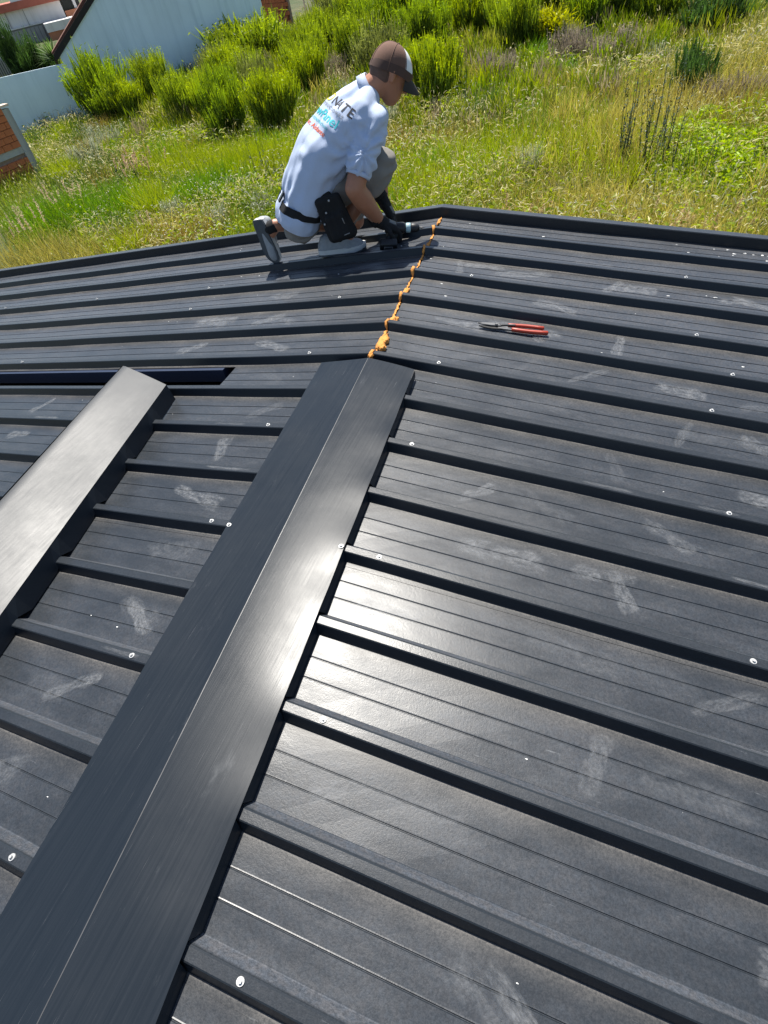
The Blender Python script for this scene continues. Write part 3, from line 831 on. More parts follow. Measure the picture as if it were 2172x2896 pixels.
# sleeve hem bands and collar
def ring_band(name, c, axis, r, w_, th=0.004, sx=1.0, side=None, seg=28, arc=(0, 2 * math.pi), flare=0.0):
    axis = Vector(axis).normalized(); s_ = (side if side is not None else axis.orthogonal()).normalized(); s_ = (s_ - axis * s_.dot(axis)).normalized(); t2 = axis.cross(s_)
    vs = []; fs = []
    closed = abs(arc[1] - arc[0] - 2 * math.pi) < 1e-3
    m_ = seg if closed else seg + 1
    for i in range(m_):
        an = arc[0] + (arc[1] - arc[0]) * i / seg
        for (rr, hh) in ((r, -w_ / 2), (r + th + flare, -w_ / 2), (r + th, w_ / 2), (r, w_ / 2)):
            vs.append(Vector(c) - PB + (s_ * math.cos(an) * sx + t2 * math.sin(an)) * rr + axis * hh)
    for i in range(seg):
        for j in range(4):
            a = i * 4 + j; b2 = i * 4 + (j + 1) % 4; c2 = ((i + 1) % m_) * 4 + (j + 1) % 4; d2 = ((i + 1) % m_) * 4 + j
            fs.append((a, b2, c2, d2))
    return pymesh(name, vs, fs, smooth=True)
ndir = (hp(-0.035, 0, -0.055) - (c7 - spine * 0.05)).normalized()
nk = c7 - spine * 0.005
link('collar', ring_band('collar', nk + ndir * 0.018 - BACKN * 0.012 + HDG * 0.006, ndir, 0.0615, 0.044, 0.005, 1.0, LAT, 32, flare=0.010), shirt, SHIRT)
link('sleeve_hem', ring_band('sleeve_hem', sleeveR + arm_dir * 0.052, arm_dir, 0.058, 0.022, 0.006), shirt, SHIRT)

# printing on the back of the shirt, laid on the cloth
bvh = BVHTree.FromPolygons([v.co.copy() for v in sme.vertices], [tuple(p.vertices) for p in sme.polygons])
def back_text(name, txt, size, u0, v0, mat, align='LEFT', spacing=1.0):
    """u runs from the spine to his right, v up the spine; v = 0 at tor(0.40)"""
    cu = bpy.data.curves.new(name, 'FONT'); cu.body = txt; cu.size = size; cu.align_x = align; cu.space_character = spacing; cu.offset = size * 0.012
    cu.resolution_u = 3
    o = bpy.data.objects.new('tmp', cu); COL.objects.link(o)
    dg = bpy.context.evaluated_depsgraph_get(); dg.update()
    me = bpy.data.meshes.new_from_object(o.evaluated_get(dg)); bpy.data.objects.remove(o, do_unlink=True)
    bm = bmesh.new(); bm.from_mesh(me)
    bmesh.ops.triangulate(bm, faces=list(bm.faces))
    bmesh.ops.subdivide_edges(bm, edges=[e for e in bm.edges if e.calc_length() > size * 0.25], cuts=2, use_grid_fill=False)
    bmesh.ops.triangulate(bm, faces=list(bm.faces))
    bad = []
    for v in bm.verts:
        ph = (v.co.x + u0) / 0.165
        dr = BACKN * math.cos(ph) - LAT * math.sin(ph)
        p = tor(0.40, -0.035) + spine * (v.co.y + v0) + dr * 0.6
        h_, n_, i_, d_ = bvh.ray_cast(p - PB, -dr)
        if h_ is None: bad.append(v); continue
        v.co = h_ + n_ * 0.0016
    bmesh.ops.delete(bm, geom=bad, context='VERTS')
    bm.to_mesh(me); bm.free()
    me.materials.clear()
    return link(name, me, shirt, mat)
INKK = simple('ink_black', (0.03, 0.03, 0.035), 0.8); INKT = simple('ink_teal', (0.03, 0.46, 0.52), 0.8); INKO = simple('ink_orange', (0.75, 0.14, 0.05), 0.8); INKG = simple('ink_grey', (0.22, 0.23, 0.26), 0.8); INKY = simple('ink_yellow', (0.72, 0.56, 0.04), 0.8)
back_text('printed_name', 'NATE', 0.060, 0.045, 0.060, INKK, spacing=1.06)
back_text('printed_emblem', 'O', 0.066, -0.020, 0.058, INKY)
back_text('printed_line', 'CONSTRUCCIONES', 0.021, -0.075, 0.034, INKG, spacing=1.45)
back_text('printed_brand', 'NewPanel', 0.060, -0.075, -0.018, INKT)
back_text('printed_line', 'SISTEMAS CONSTRUCTIVOS', 0.017, -0.07, -0.046, INKT)
back_text('printed_line', 'Fabric. Aislante', 0.032, -0.055, -0.080, INKO)

# ---- shorts
hl_r = hipR.lerp(kneeR, 0.93)
sc_ = [(tor(-0.13, -0.02, -0.06), 0.105, tor(-0.02, -0.02, -0.05), 0.10), (tor(-0.13, -0.02, 0.06), 0.105, tor(-0.02, -0.02, 0.05), 0.10),
       (hipR, 0.100, hipR.lerp(kneeR, 0.5), 0.088), (hipR.lerp(kneeR, 0.5), 0.088, kneeR + V(0.008, 0.005, 0.012), 0.076), (kneeR + V(0.008, 0.005, 0.012), 0.074, kneeR.lerp(ankR, 0.28), 0.070),
       (hipL, 0.098, kneeL + V(-0.02, 0, 0.03), 0.074), (kneeL + V(-0.02, 0, 0.03), 0.072, kneeL.lerp(ankL, 0.20), 0.064)]
ome = remesh(hull_caps('shorts', sc_), 0.0085, 6)
displace(ome, lambda p: nz3(p, 0.07, 81) * 0.022 + np.sin(p[:, 2] * 70 + 9 * nz3(p, 0.1, 82) + p[:, 0] * 22) * 0.0045)
link('shorts', ome, person, SHORTS)

# ---- tool belt with pouches
bc = [(a, ra + 0.004, b_, rb + 0.004) for (a, ra, b_, rb) in sh_caps[:2] + sh_caps[5:7]]
belt_me = remesh(hull_caps('belt', bc), 0.008, 6)
bax = (spine * 0.80 + UPZ * 0.60).normalized(); bco = tor(-0.045, 0.0, 0.0)
belt_me = cut(belt_me, bco - bax * 0.022, bax, True); belt_me = cut(belt_me, bco + bax * 0.022, bax, False)
belt = thing('tool_belt', 'black webbing tool belt with riveted pouches worn by the kneeling person', 'tool belt', PB)
def belt_part(name, me, mat): return link(name, me, belt, mat)
belt_part('strap', belt_me, BLACKF)
def oriented_box(name, c, x, y, z, size, bev):
    Mx = Matrix((x, y, z)).transposed().to_4x4()
    bm = bmesh.new(); bmesh.ops.create_cube(bm, size=1.0, matrix=Matrix.Diagonal((size[0], size[1], size[2], 1)))
    if bev: bmesh.ops.bevel(bm, geom=list(bm.edges), offset=bev, segments=3, affect='EDGES', profile=0.5)
    bmesh.ops.transform(bm, matrix=Matrix.Translation(Vector(c) - PB) @ Mx, verts=list(bm.verts))
    me = bpy.data.meshes.new(name); bm.to_mesh(me); bm.free()
    me.polygons.foreach_set('use_smooth', np.ones(len(me.polygons), dtype=bool)); return me
pz = (UPZ * 0.96 - PE1 * 0.22).normalized(); py_ = (PE2 + PE1 * 0.12).normalized(); px_ = py_.cross(pz).normalized(); py_ = pz.cross(px_).normalized()
pc = V(-0.735, 2.690, 0.155)
def pp(a_, b_, c_=0.0): return pc + px_ * a_ + pz * b_ + py_ * c_
pm_ = remesh(hull_caps('pouch', [(pp(-0.055, 0.105), 0.022, pp(-0.050, -0.085), 0.036), (pp(0.050, 0.100), 0.022, pp(0.052, -0.090), 0.036), (pp(-0.050, -0.085), 0.036, pp(0.052, -0.090), 0.036), (pp(-0.055, 0.105), 0.022, pp(0.050, 0.100), 0.022), (pp(0, 0.10), 0.024, pp(0, -0.085), 0.038), (pp(-0.025, 0.09), 0.024, pp(-0.025, -0.085), 0.038), (pp(0.025, 0.09), 0.024, pp(0.025, -0.085), 0.038),
    (pp(-0.03, 0.02, -0.03), 0.022, pp(-0.028, -0.075, -0.035), 0.028), (pp(0.035, 0.02, -0.03), 0.022, pp(0.035, -0.075, -0.035), 0.028), (pp(-0.028, -0.075, -0.035), 0.028, pp(0.035, -0.075, -0.035), 0.028), (pp(0.0, 0.02, -0.032), 0.022, pp(0.0, -0.075, -0.037), 0.028)]), 0.006, 3)
displace(pm_, lambda p: nz3(p, 0.05, 95) * 0.008)
belt_part('pouch', pm_, BLACKF)
belt_part('pouch_flap', oriented_box('pouch_flap', pc + pz * 0.095 - px_ * 0.055 + py_ * 0.02, px_, py_, pz, (0.16, 0.03, 0.075), 0.012), BLACKF)
for (a, b_) in ((0.010, 0.105), (-0.030, 0.055), (-0.062, 0.005)):
    bm = bmesh.new(); bmesh.ops.create_uvsphere(bm, u_segments=10, v_segments=6, radius=0.0058, matrix=Matrix.Translation(pc + px_ * a + pz * b_ - py_ * 0.031 - PB))
    me = bpy.data.meshes.new('rivet'); bm.to_mesh(me); bm.free(); belt_part('rivet', me, ZINC)
for (a, b_, w1, w2) in ((0.045, -0.005, 0.004, 0.03), (0.035, -0.075, 0.032, 0.004)):
    belt_part('label_tab', oriented_box('label_tab', pc + px_ * a + pz * b_ - py_ * 0.062, px_, py_, pz, (w1, 0.004, w2), 0.0), simple('grey_tab', (0.25, 0.25, 0.25), 0.6))
lp = tor(-0.10, 0.05, 0.13)
belt_part('pouch', oriented_box('pouch', V(-1.065, 2.800, 0.110), HDG, LAT, UPZ, (0.085, 0.035, 0.15), 0.012), BLACKF)
belt_part('buckle', oriented_box('buckle', tor(-0.055, 0.132, -0.055), spine, LAT, BACKN, (0.060, 0.034, 0.010), 0.004), GLOSSB)

# ---- cap, glasses, hair
def cap_crown():
    vs = []; fs = []; n, mrow = 30, 11
    for j in range(mrow + 1):
        ph = (math.pi / 2) * j / mrow
        for i in range(n):
            th = 2 * math.pi * i / n
            fx = math.cos(th) * math.cos(ph) ** 0.85; rx = math.sin(th) * math.cos(ph) ** 0.85
            u_ = math.sin(ph)
            dent = 0.003 * math.sin(th * 3)
            vs.append(hp(0.004 + fx * 0.110 - 0.014 * u_, rx * 0.098, 0.008 + u_ * 0.106 - 0.020 * max(-fx, 0) * (1 - u_)) - PB)
    for j in range(mrow):
        for i in range(n):
            fs.append((j * n + i, j * n + (i + 1) % n, (j + 1) * n + (i + 1) % n, (j + 1) * n + i))
    me = pymesh('crown', vs, fs, smooth=True)
    me.materials.append(CAPBROWN); me.materials.append(CAPWHITE)
    for p in me.polygons:
        i = p.index % n; j = p.index // n
        th = 2 * math.pi * (i + 0.5) / n
        if (th < 1.2 or th > 2 * math.pi - 1.2) and j < 10: p.material_index = 1
    return me
cap_t = thing('baseball_cap', 'brown baseball cap with white front panel on the kneeling person', 'cap', PB)
link('crown', cap_crown(), cap_t)
for th_ in (math.pi * 0.39, -math.pi * 0.39, math.pi * 0.66, -math.pi * 0.66, math.pi):
    pts_ = []
    for j_ in range(12):
        ph_ = (math.pi / 2) * j_ / 11; fx = math.cos(th_) * math.cos(ph_) ** 0.85; rx = math.sin(th_) * math.cos(ph_) ** 0.85; u_ = math.sin(ph_)
        pts_.append(hp(0.004 + fx * 0.1105 - 0.014 * u_, rx * 0.0985, 0.008 + u_ * 0.1062 - 0.020 * max(-fx, 0) * (1 - u_)) - PB)
    link('seam', tube_mesh('seam', pts_, 0.0016, 5), cap_t, CAPBROWN)
def cap_shade_band():
    vs = []; fs = []; n = 30
    for i in range(n):
        th = 2 * math.pi * i / n
        for (k1, du) in ((1.012, -0.006), (1.016, 0.010), (1.002, 0.030)):
            fx = math.cos(th); vs.append(hp(0.004 + fx * 0.110 * k1, math.sin(th) * 0.098 * k1, 0.008 + du - 0.020 * max(-fx, 0)) - PB)
    for i in range(n):
        for j in range(2):
            a = i * 3 + j; b2 = ((i + 1) % n) * 3 + j; fs.append((a, b2, b2 + 1, a + 1))
    return pymesh('band', vs, fs, smooth=True)
link('band', cap_shade_band(), cap_t, simple('cap_shade_band', (0.085, 0.048, 0.036), 0.9))  # darker strip paints the shade on the lower part of the crown
def brim():
    vs = []; fs = []; n = 14
    for lay in (0, 1):
        for i in range(n + 1):
            th = -1.15 + 2.3 * i / n
            for j in range(6):
                f_ = j / 5
                r0f = 0.096 * math.cos(th); r0r = 0.090 * math.sin(th)
                ext = 0.080 * max(0.0, math.cos(th * 1.30)) ** 0.6
                vs.append(hp(0.008 + r0f + ext * f_, r0r * (1 - 0.05 * f_), 0.020 - 0.030 * f_ * f_ - 0.016 * abs(math.sin(th)) ** 2 * f_ * 2 - lay * 0.004) - PB)
    m_ = (n + 1) * 6
    for i in range(n):
        for j in range(5):
            a = i * 6 + j
            fs.append((a, a + 6, a + 7, a + 1)); fs.append((m_ + a, m_ + a + 1, m_ + a + 7, m_ + a + 6))
        a = i * 6 + 5; fs.append((a, a + 6, m_ + a + 6, m_ + a))
    return pymesh('brim', vs, fs, smooth=True)
link('brim', brim(), cap_t, simple('brim_cloth', (0.035, 0.030, 0.028), 0.85))
link('strap', ring_band('strap', hp(-0.088, 0, 0.028), (HR * 1.0), 0.026, 0.004, 0.004, 1.0, HU, 20, arc=(-math.pi * 0.9, math.pi * 0.1)), cap_t, BLACKF)
bm = bmesh.new(); bmesh.ops.create_uvsphere(bm, u_segments=8, v_segments=6, radius=0.006, matrix=Matrix.Translation(hp(-0.010, 0, 0.115) - PB)); me = bpy.data.meshes.new('button'); bm.to_mesh(me); bm.free(); link('button', me, cap_t, CAPBROWN)
gl = thing('sunglasses', 'black wraparound sunglasses on the face of the kneeling person', 'sunglasses', PB)
for sg in (1, -1):
    pts = [hp(0.094 - 0.004 * i * i * 0.35, sg * (0.012 + 0.0125 * i), 0.006) - PB for i in range(5)]
    vs = []; fs = []
    for i in range(6):
        r_ = sg * (0.008 + 0.0125 * i); f_ = 0.104 - 0.0018 * i * i
        hgt = 0.018 * (1 - 0.12 * i)
        for (u_, d_) in ((hgt, 0), (hgt * 0.3, 0.004), (-hgt, 0)):
            vs.append(hp(f_ + d_, r_, 0.004 + u_) - PB)
    for i in range(5):
        for j in range(2):
            a = i * 3 + j; fs.append((a, a + 1, a + 4, a + 3))
    link('lens', pymesh('lens', vs, fs, smooth=True), gl, GLOSSB)
    link('temple', tube_mesh('temple', [hp(0.064, sg * 0.070, 0.008) - PB, hp(0.03, sg * 0.083, 0.010) - PB, hp(-0.012, sg * 0.086, 0.008) - PB], 0.0035, 6), gl, GLOSSB)
hme = remesh(hull_caps('hair', [(hp(-0.034, 0.006, -0.002), 0.0725, hp(-0.056, 0.0, -0.034), 0.042), (hp(-0.034, -0.006, -0.002), 0.0725, hp(-0.056, 0.0, -0.032), 0.042)]), 0.006, 3)
link('hair', hme, person, HAIR)

# ---- shoes
def shoe(name, heel, toe, up, seedv, parent, w=0.048):
    d = (toe - heel); L_ = d.length; d.normalize(); up = (up - d * up.dot(d)).normalized(); sd_ = d.cross(up)
    at = lambda f_, s_, u_: heel + d * (L_ * f_) + sd_ * s_ + up * u_
    caps_ = [(at(0.13, 0, 0.045), 0.040, at(0.45, 0, 0.042), 0.042), (at(0.45, 0, 0.042), 0.042, at(0.86, 0, 0.034), 0.034), (at(0.16, 0, 0.075), 0.036, at(0.30, 0, 0.082), 0.034), (at(0.30, 0, 0.080), 0.033, at(0.60, 0, 0.056), 0.034), (at(0.62, 0.008, 0.036), 0.040, at(0.80, 0.0, 0.034), 0.038)]
    upm = link('upper', remesh(hull_caps('upper', caps_), 0.0065, 4), parent, SHOEG)
    def slab_(u0, u1, grow, nm, mat):
        out = []
        prof = [(-0.01, 0.022), (0.0, 0.032), (0.12, 0.040), (0.35, 0.040), (0.55, 0.046), (0.75, 0.048), (0.90, 0.040), (1.0, 0.020), (1.02, 0.008)]
        ring = [(f_, s_) for f_, s_ in prof] + [(f_, -s_) for f_, s_ in reversed(prof)]
        vs = [at(f_, s_ * grow, u0 + (0.016 * max(0, f_ - 0.75) / 0.25)) - PB for f_, s_ in ring] + [at(f_, s_ * (grow - 0.02), u1 + (0.012 * max(0, f_ - 0.75) / 0.25)) - PB for f_, s_ in ring]
        n = len(ring)
        fs = [tuple(range(n)), tuple(range(2 * n - 1, n - 1, -1))] + [(i, n + i, n + (i + 1) % n, (i + 1) % n) for i in range(n)]
        return link(nm, pymesh(nm, vs, fs), parent, mat)
    slab_(0.010, 0.034, 1.04, 'midsole', SHOEW); slab_(0.0, 0.010, 1.0, 'outsole', SOLE)
    lw = []
    for i in range(4):
        f_ = 0.42 + 0.09 * i
        pts = [at(f_, s_, 0.087 - 0.06 * (f_ - 0.3) - abs(s_) * 0.35) - PB for s_ in (-0.024, -0.01, 0.01, 0.024)]
        link('lace', tube_mesh('lace', pts, 0.0035, 5), upm, SHOEW)
shoeR = thing('shoe', 'grey running shoe planted flat on the roof under the pouch', 'shoe', PB, 'running shoes of the kneeling person')
shoeL = thing('shoe', 'grey running shoe standing on its toe behind the kneeling person', 'shoe', PB, 'running shoes of the kneeling person')
shoe('shoe', V(-0.905, 2.715, -0.056), V(-0.668, 2.850, -0.084), UPZ, 1, shoeR)
shoe('shoe', V(-1.245, 2.690, 0.150), V(-1.215, 2.695, -0.105), (PE1 * 0.45 + PE2 * 0.85 + UPZ * 0.2), 2, shoeL)
for j_, a in ((shoeR, ankR), (shoeL, ankL)):
    pass
link('sock', remesh(hull_caps('sock', [(ankR + V(-0.004, 0, 0.012), 0.0395, ankR + V(0.0, 0.0, -0.03), 0.040)]), 0.006, 3), person, BLACKF)
link('sock', remesh(hull_caps('sock', [(ankL + V(-0.006, -0.002, -0.004), 0.0385, ankL + V(-0.03, -0.012, -0.01), 0.039)]), 0.006, 3), person, BLACKF)

# ---- gloves: palm, four fingers, thumb
def glove(name, label, wr, fdir, up, curl, thumb_side, spread=0.018):
    fdir = fdir.normalized(); up = (up - fdir * up.dot(fdir)).normalized(); sd_ = fdir.cross(up)
    t_ = thing(name, label, 'glove', PB, 'work gloves of the kneeling person')
    at = lambda f_, s_, u_: wr + fdir * f_ + sd_ * s_ + up * u_
    cp = [(wr - fdir * 0.050, 0.038, wr + fdir * 0.01, 0.036), (at(0.012, 0.018, 0), 0.026, at(0.080, 0.024, 0), 0.021), (at(0.012, -0.018, 0), 0.026, at(0.080, -0.024, 0), 0.021)]
    for i, ln in enumerate((0.9, 1.05, 1.0, 0.8)):
        s_ = (i - 1.5) * spread
        a = at(0.085, s_, 0.004); l = 0.036 * ln
        c1 = curl * 0.55; c2 = curl * 1.25; c3 = curl * 1.8
        b_ = a + (fdir * math.cos(c1) - up * math.sin(c1)) * l * 1.1
        c_ = b_ + (fdir * math.cos(c2) - up * math.sin(c2)) * l * 0.85
        d_ = c_ + (fdir * math.cos(c3) - up * math.sin(c3)) * l * 0.6
        cp += [(a - fdir * 0.02, 0.0115, a, 0.0112), (a, 0.0112, b_, 0.0105), (b_, 0.0105, c_, 0.0098), (c_, 0.0098, d_, 0.0085)]
    ta = at(0.018, thumb_side * 0.034, -0.006); tb = ta + (fdir * 0.75 + sd_ * thumb_side * 0.55 - up * 0.3).normalized() * 0.042; tcx = tb + (fdir * 0.85 + sd_ * thumb_side * 0.05 - up * 0.55).normalized() * 0.030
    cp += [(ta, 0.015, tb, 0.0125), (tb, 0.0125, tcx, 0.0105)]
    link('hand', remesh(hull_caps('hand', cp), 0.0042, 2), t_, BLACKF)
    ax = -fdir
    link('cuff', ring_band('cuff', wr - fdir * 0.045, fdir, 0.036, 0.030, 0.005), t_, BLACKF)
    link('knuckle_patch', oriented_box('knuckle_patch', at(0.050, 0, 0.0225), fdir, sd_, up, (0.045, 0.055, 0.006), 0.002), t_, simple('patch_grey', (0.06, 0.065, 0.075), 0.6))
    return t_
gR = wrR + (V(-0.495, 2.875, 0.020) - wrR).normalized() * 0.030
glove('work_glove', 'black work glove of the near hand gripping the drill', gR, V(0.60, 0.30, -0.42), V(0.20, 0.10, 0.95), 0.95, 1)
glove('work_glove', 'black work glove of the far hand resting near the roof edge', wrL + V(0.005, -0.01, -0.02), V(0.40, -0.10, -0.75), V(0.8, 0.25, 0.5), 0.35, -1)

# ---- cordless drill in the near hand
DB = V(-0.505, 2.850, 0.000)
drill = thing('cordless_drill', 'black cordless drill with pale collar held against the roof', 'drill', DB)
dax = V(0.92, 0.36, -0.14).normalized(); ddn = V(0.05, -0.80, -0.50); ddn = (ddn - dax * ddn.dot(dax)).normalized(); dsd = dax.cross(ddn)
def dpart(name, me, mat):
    me.transform(Matrix.Translation(PB - DB)); return link(name, me, drill, mat)
dc = V(-0.470, 2.905, 0.015)
TOOLB = simple('tool_plastic', (0.014, 0.014, 0.016), 0.5, var=0.2, scale=40); COLLAR = simple('collar_plastic', (0.36, 0.52, 0.56), 0.4)
dl = lambda a, r_, b_, r2, nm: hull_caps(nm, [(a, r_, b_, r2)])
dpart('motor_housing', tube_mesh('motor_housing', [dc - dax * 0.075 - PB, dc - dax * 0.065 - PB, dc + dax * 0.03 - PB, dc + dax * 0.045 - PB], [0.020, 0.029, 0.030, 0.024], 18), TOOLB)
dpart('collar', tube_mesh('collar', [dc + dax * 0.045 - PB, dc + dax * 0.050 - PB, dc + dax * 0.070 - PB, dc + dax * 0.073 - PB], [0.021, 0.0255, 0.0255, 0.022], 18), COLLAR)
dpart('chuck', tube_mesh('chuck', [dc + dax * 0.073 - PB, dc + dax * 0.080 - PB, dc + dax * 0.105 - PB, dc + dax * 0.122 - PB], [0.021, 0.024, 0.023, 0.013], 18), TOOLB)
dpart('drill_bit', tube_mesh('drill_bit', [dc + dax * 0.115 - PB, dc + dax * 0.165 - PB], [0.004, 0.003], 8), STEEL)
dpart('handle', tube_mesh('handle', [dc - dax * 0.035 - PB, dc - dax * 0.045 + ddn * 0.05 - PB, dc - dax * 0.055 + ddn * 0.085 - PB], [0.022, 0.0195, 0.021], 14), TOOLB)
bat = oriented_box('battery', dc - dax * 0.055 + ddn * 0.105, dax, ddn, dsd, (0.098, 0.045, 0.070), 0.010)
dpart('battery', bat, TOOLB)
dpart('battery_label', oriented_box('battery_label', dc - dax * 0.055 + ddn * 0.1285, dax, ddn, dsd, (0.050, 0.0012, 0.038), 0.0), simple('label_grey', (0.16, 0.16, 0.165), 0.5))
dpart('label_inset', oriented_box('label_inset', dc - dax * 0.055 + ddn * 0.1295, dax, ddn, dsd, (0.042, 0.0012, 0.030), 0.0), simple('label_dark', (0.03, 0.03, 0.033), 0.5))
#PERSON_END

# ------------------------------------------------------------------ meadow
def make_leaf_mat(name, trans=0.45, rough=0.55, gain=1.0):
    mt = bpy.data.materials.new(name); mt.use_nodes = True; nt = mt.node_tree; nt.nodes.clear(); g = NG(nt)
    out = g.n('ShaderNodeOutputMaterial')
    at = g.n('ShaderNodeAttribute'); at.attribute_name = 'tint'
    pb = g.n('ShaderNodeBsdfPrincipled'); pb.inputs['Roughness'].default_value = rough; pb.inputs['Specular IOR Level'].default_value = 0.35
    g.l(at.outputs['Color'], pb.inputs['Base Color'])
    tr = g.n('ShaderNodeBsdfTranslucent')
    hs = g.n('ShaderNodeHueSaturation'); hs.inputs['Saturation'].default_value = 1.1; hs.inputs['Value'].default_value = 1.35 * gain
    hs.inputs['Hue'].default_value = 0.49
    g.l(at.outputs['Color'], hs.inputs['Color']); g.l(hs.outputs[0], tr.inputs['Color'])
    mx = g.n('ShaderNodeMixShader'); mx.inputs[0].default_value = trans
    g.l(pb.outputs[0], mx.inputs[1]); g.l(tr.outputs[0], mx.inputs[2]); g.l(mx.outputs[0], out.inputs[0])
    MATS[name] = mt
    return mt
GRASS = make_leaf_mat('grass_blades', 0.38); BUSH = make_leaf_mat('bush_leaves', 0.46)
def blades(base, h, w, lean, col0, col1, seed, segs=3, curve=0.5):
    """tapered bent blades; base (n,3), h, w (n,), lean (n,) radians, colours (n,3) at root and tip"""
    r = np.random.default_rng(seed); n = len(base)
    az = r.random(n) * 2 * np.pi; fa = r.random(n) * np.pi
    d = np.stack([np.cos(az), np.sin(az)], 1); sd_ = np.stack([np.cos(fa), np.sin(fa)], 1)
    V_ = np.zeros((n, segs * 2 + 1, 3)); Cc = np.zeros((n, segs * 2 + 1, 3))
    for i in range(segs + 1):
        f_ = i / segs
        hor = h * np.sin(lean) * (f_ * (1 - curve) + curve * f_ ** 2.2)
        ver = h * (f_ * np.cos(lean * (0.5 + f_ * 0.7)))
        P = base.copy(); P[:, :2] += d * hor[:, None]; P[:, 2] += ver
        c = col0 * (1 - f_) + col1 * f_
        if i < segs:
            ww = (w * (1 - 0.75 * f_ ** 1.5) * 0.5)[:, None]
            V_[:, 2 * i] = P; V_[:, 2 * i, :2] += sd_ * ww
            V_[:, 2 * i + 1] = P; V_[:, 2 * i + 1, :2] -= sd_ * ww
            Cc[:, 2 * i] = c; Cc[:, 2 * i + 1] = c
        else:
            V_[:, 2 * i] = P; Cc[:, 2 * i] = c
    nvp = segs * 2 + 1
    b0 = (np.arange(n) * nvp)[:, None]
    q = np.concatenate([b0 + np.array([[2 * i, 2 * i + 1, 2 * i + 3, 2 * i + 2]]) for i in range(segs - 1)], 0) if segs > 1 else None
    t_ = b0 + np.array([[2 * segs - 2, 2 * segs - 1, 2 * segs]])
    return V_.reshape(-1, 3), q, t_, Cc.reshape(-1, 3)
def join(parts):
    off = 0; Vs, Q, T_, Cs = [], [], [], []
    for v, q, t_, c in parts:
        Vs.append(v); Cs.append(c)
        if q is not None: Q.append(q + off)
        if t_ is not None: T_.append(t_ + off)
        off += len(v)
    return np.concatenate(Vs), (np.concatenate(Q) if Q else None), (np.concatenate(T_) if T_ else None), np.concatenate(Cs)
def in_field(x, y):
    """the part of the lot that the roof does not hide, with a margin for other view points"""
    ok = (x < 0.24 * y + 3.0) & (x > -1.55 * y + 1.5) & (y > 5.0)
    return ok
def lerp3(a, b, f_): return a[None] * (1 - f_[:, None]) + b[None] * f_[:, None]
GREEN = np.array((0.185, 0.290, 0.022)); LIME = np.array((0.35, 0.42, 0.028)); STRAW = np.array((0.52, 0.47, 0.13)); TAN = np.array((0.40, 0.27, 0.13)); DEEP = np.array((0.035, 0.075, 0.016)); OLIVE = np.array((0.115, 0.135, 0.030)); PALE = np.array((0.50, 0.47, 0.30))
def patch_colour(x, y, seed):
    r = np.random.default_rng(seed); n = len(x)
    a = vnoise(x, y, 3.3, 21) * 0.65 + vnoise(x, y, 1.1, 22) * 0.35
    b_ = vnoise(x + 40, y, 4.5, 23) * 0.6 + vnoise(x, y + 17, 1.5, 24) * 0.4
    dry = np.clip((b_ - 0.47) * 3.2 + 0.55 * np.clip((x + 5) / 9, -0.6, 1) * np.clip((22 - y) / 10, 0.35, 1) + r.normal(0, 0.22, n), 0, 1)
    c = lerp3(GREEN, LIME, np.clip((a - 0.30) * 2.3 + r.normal(0, 0.2, n), 0, 1))
    c = c * (1 - dry[:, None] * 0.75) + (lerp3(STRAW, OLIVE, np.clip(r.random(n) * 1.2 - 0.1, 0, 1))) * dry[:, None] * 0.75
    c *= r.uniform(0.72, 1.25, n)[:, None]
    return c, dry
gp = []
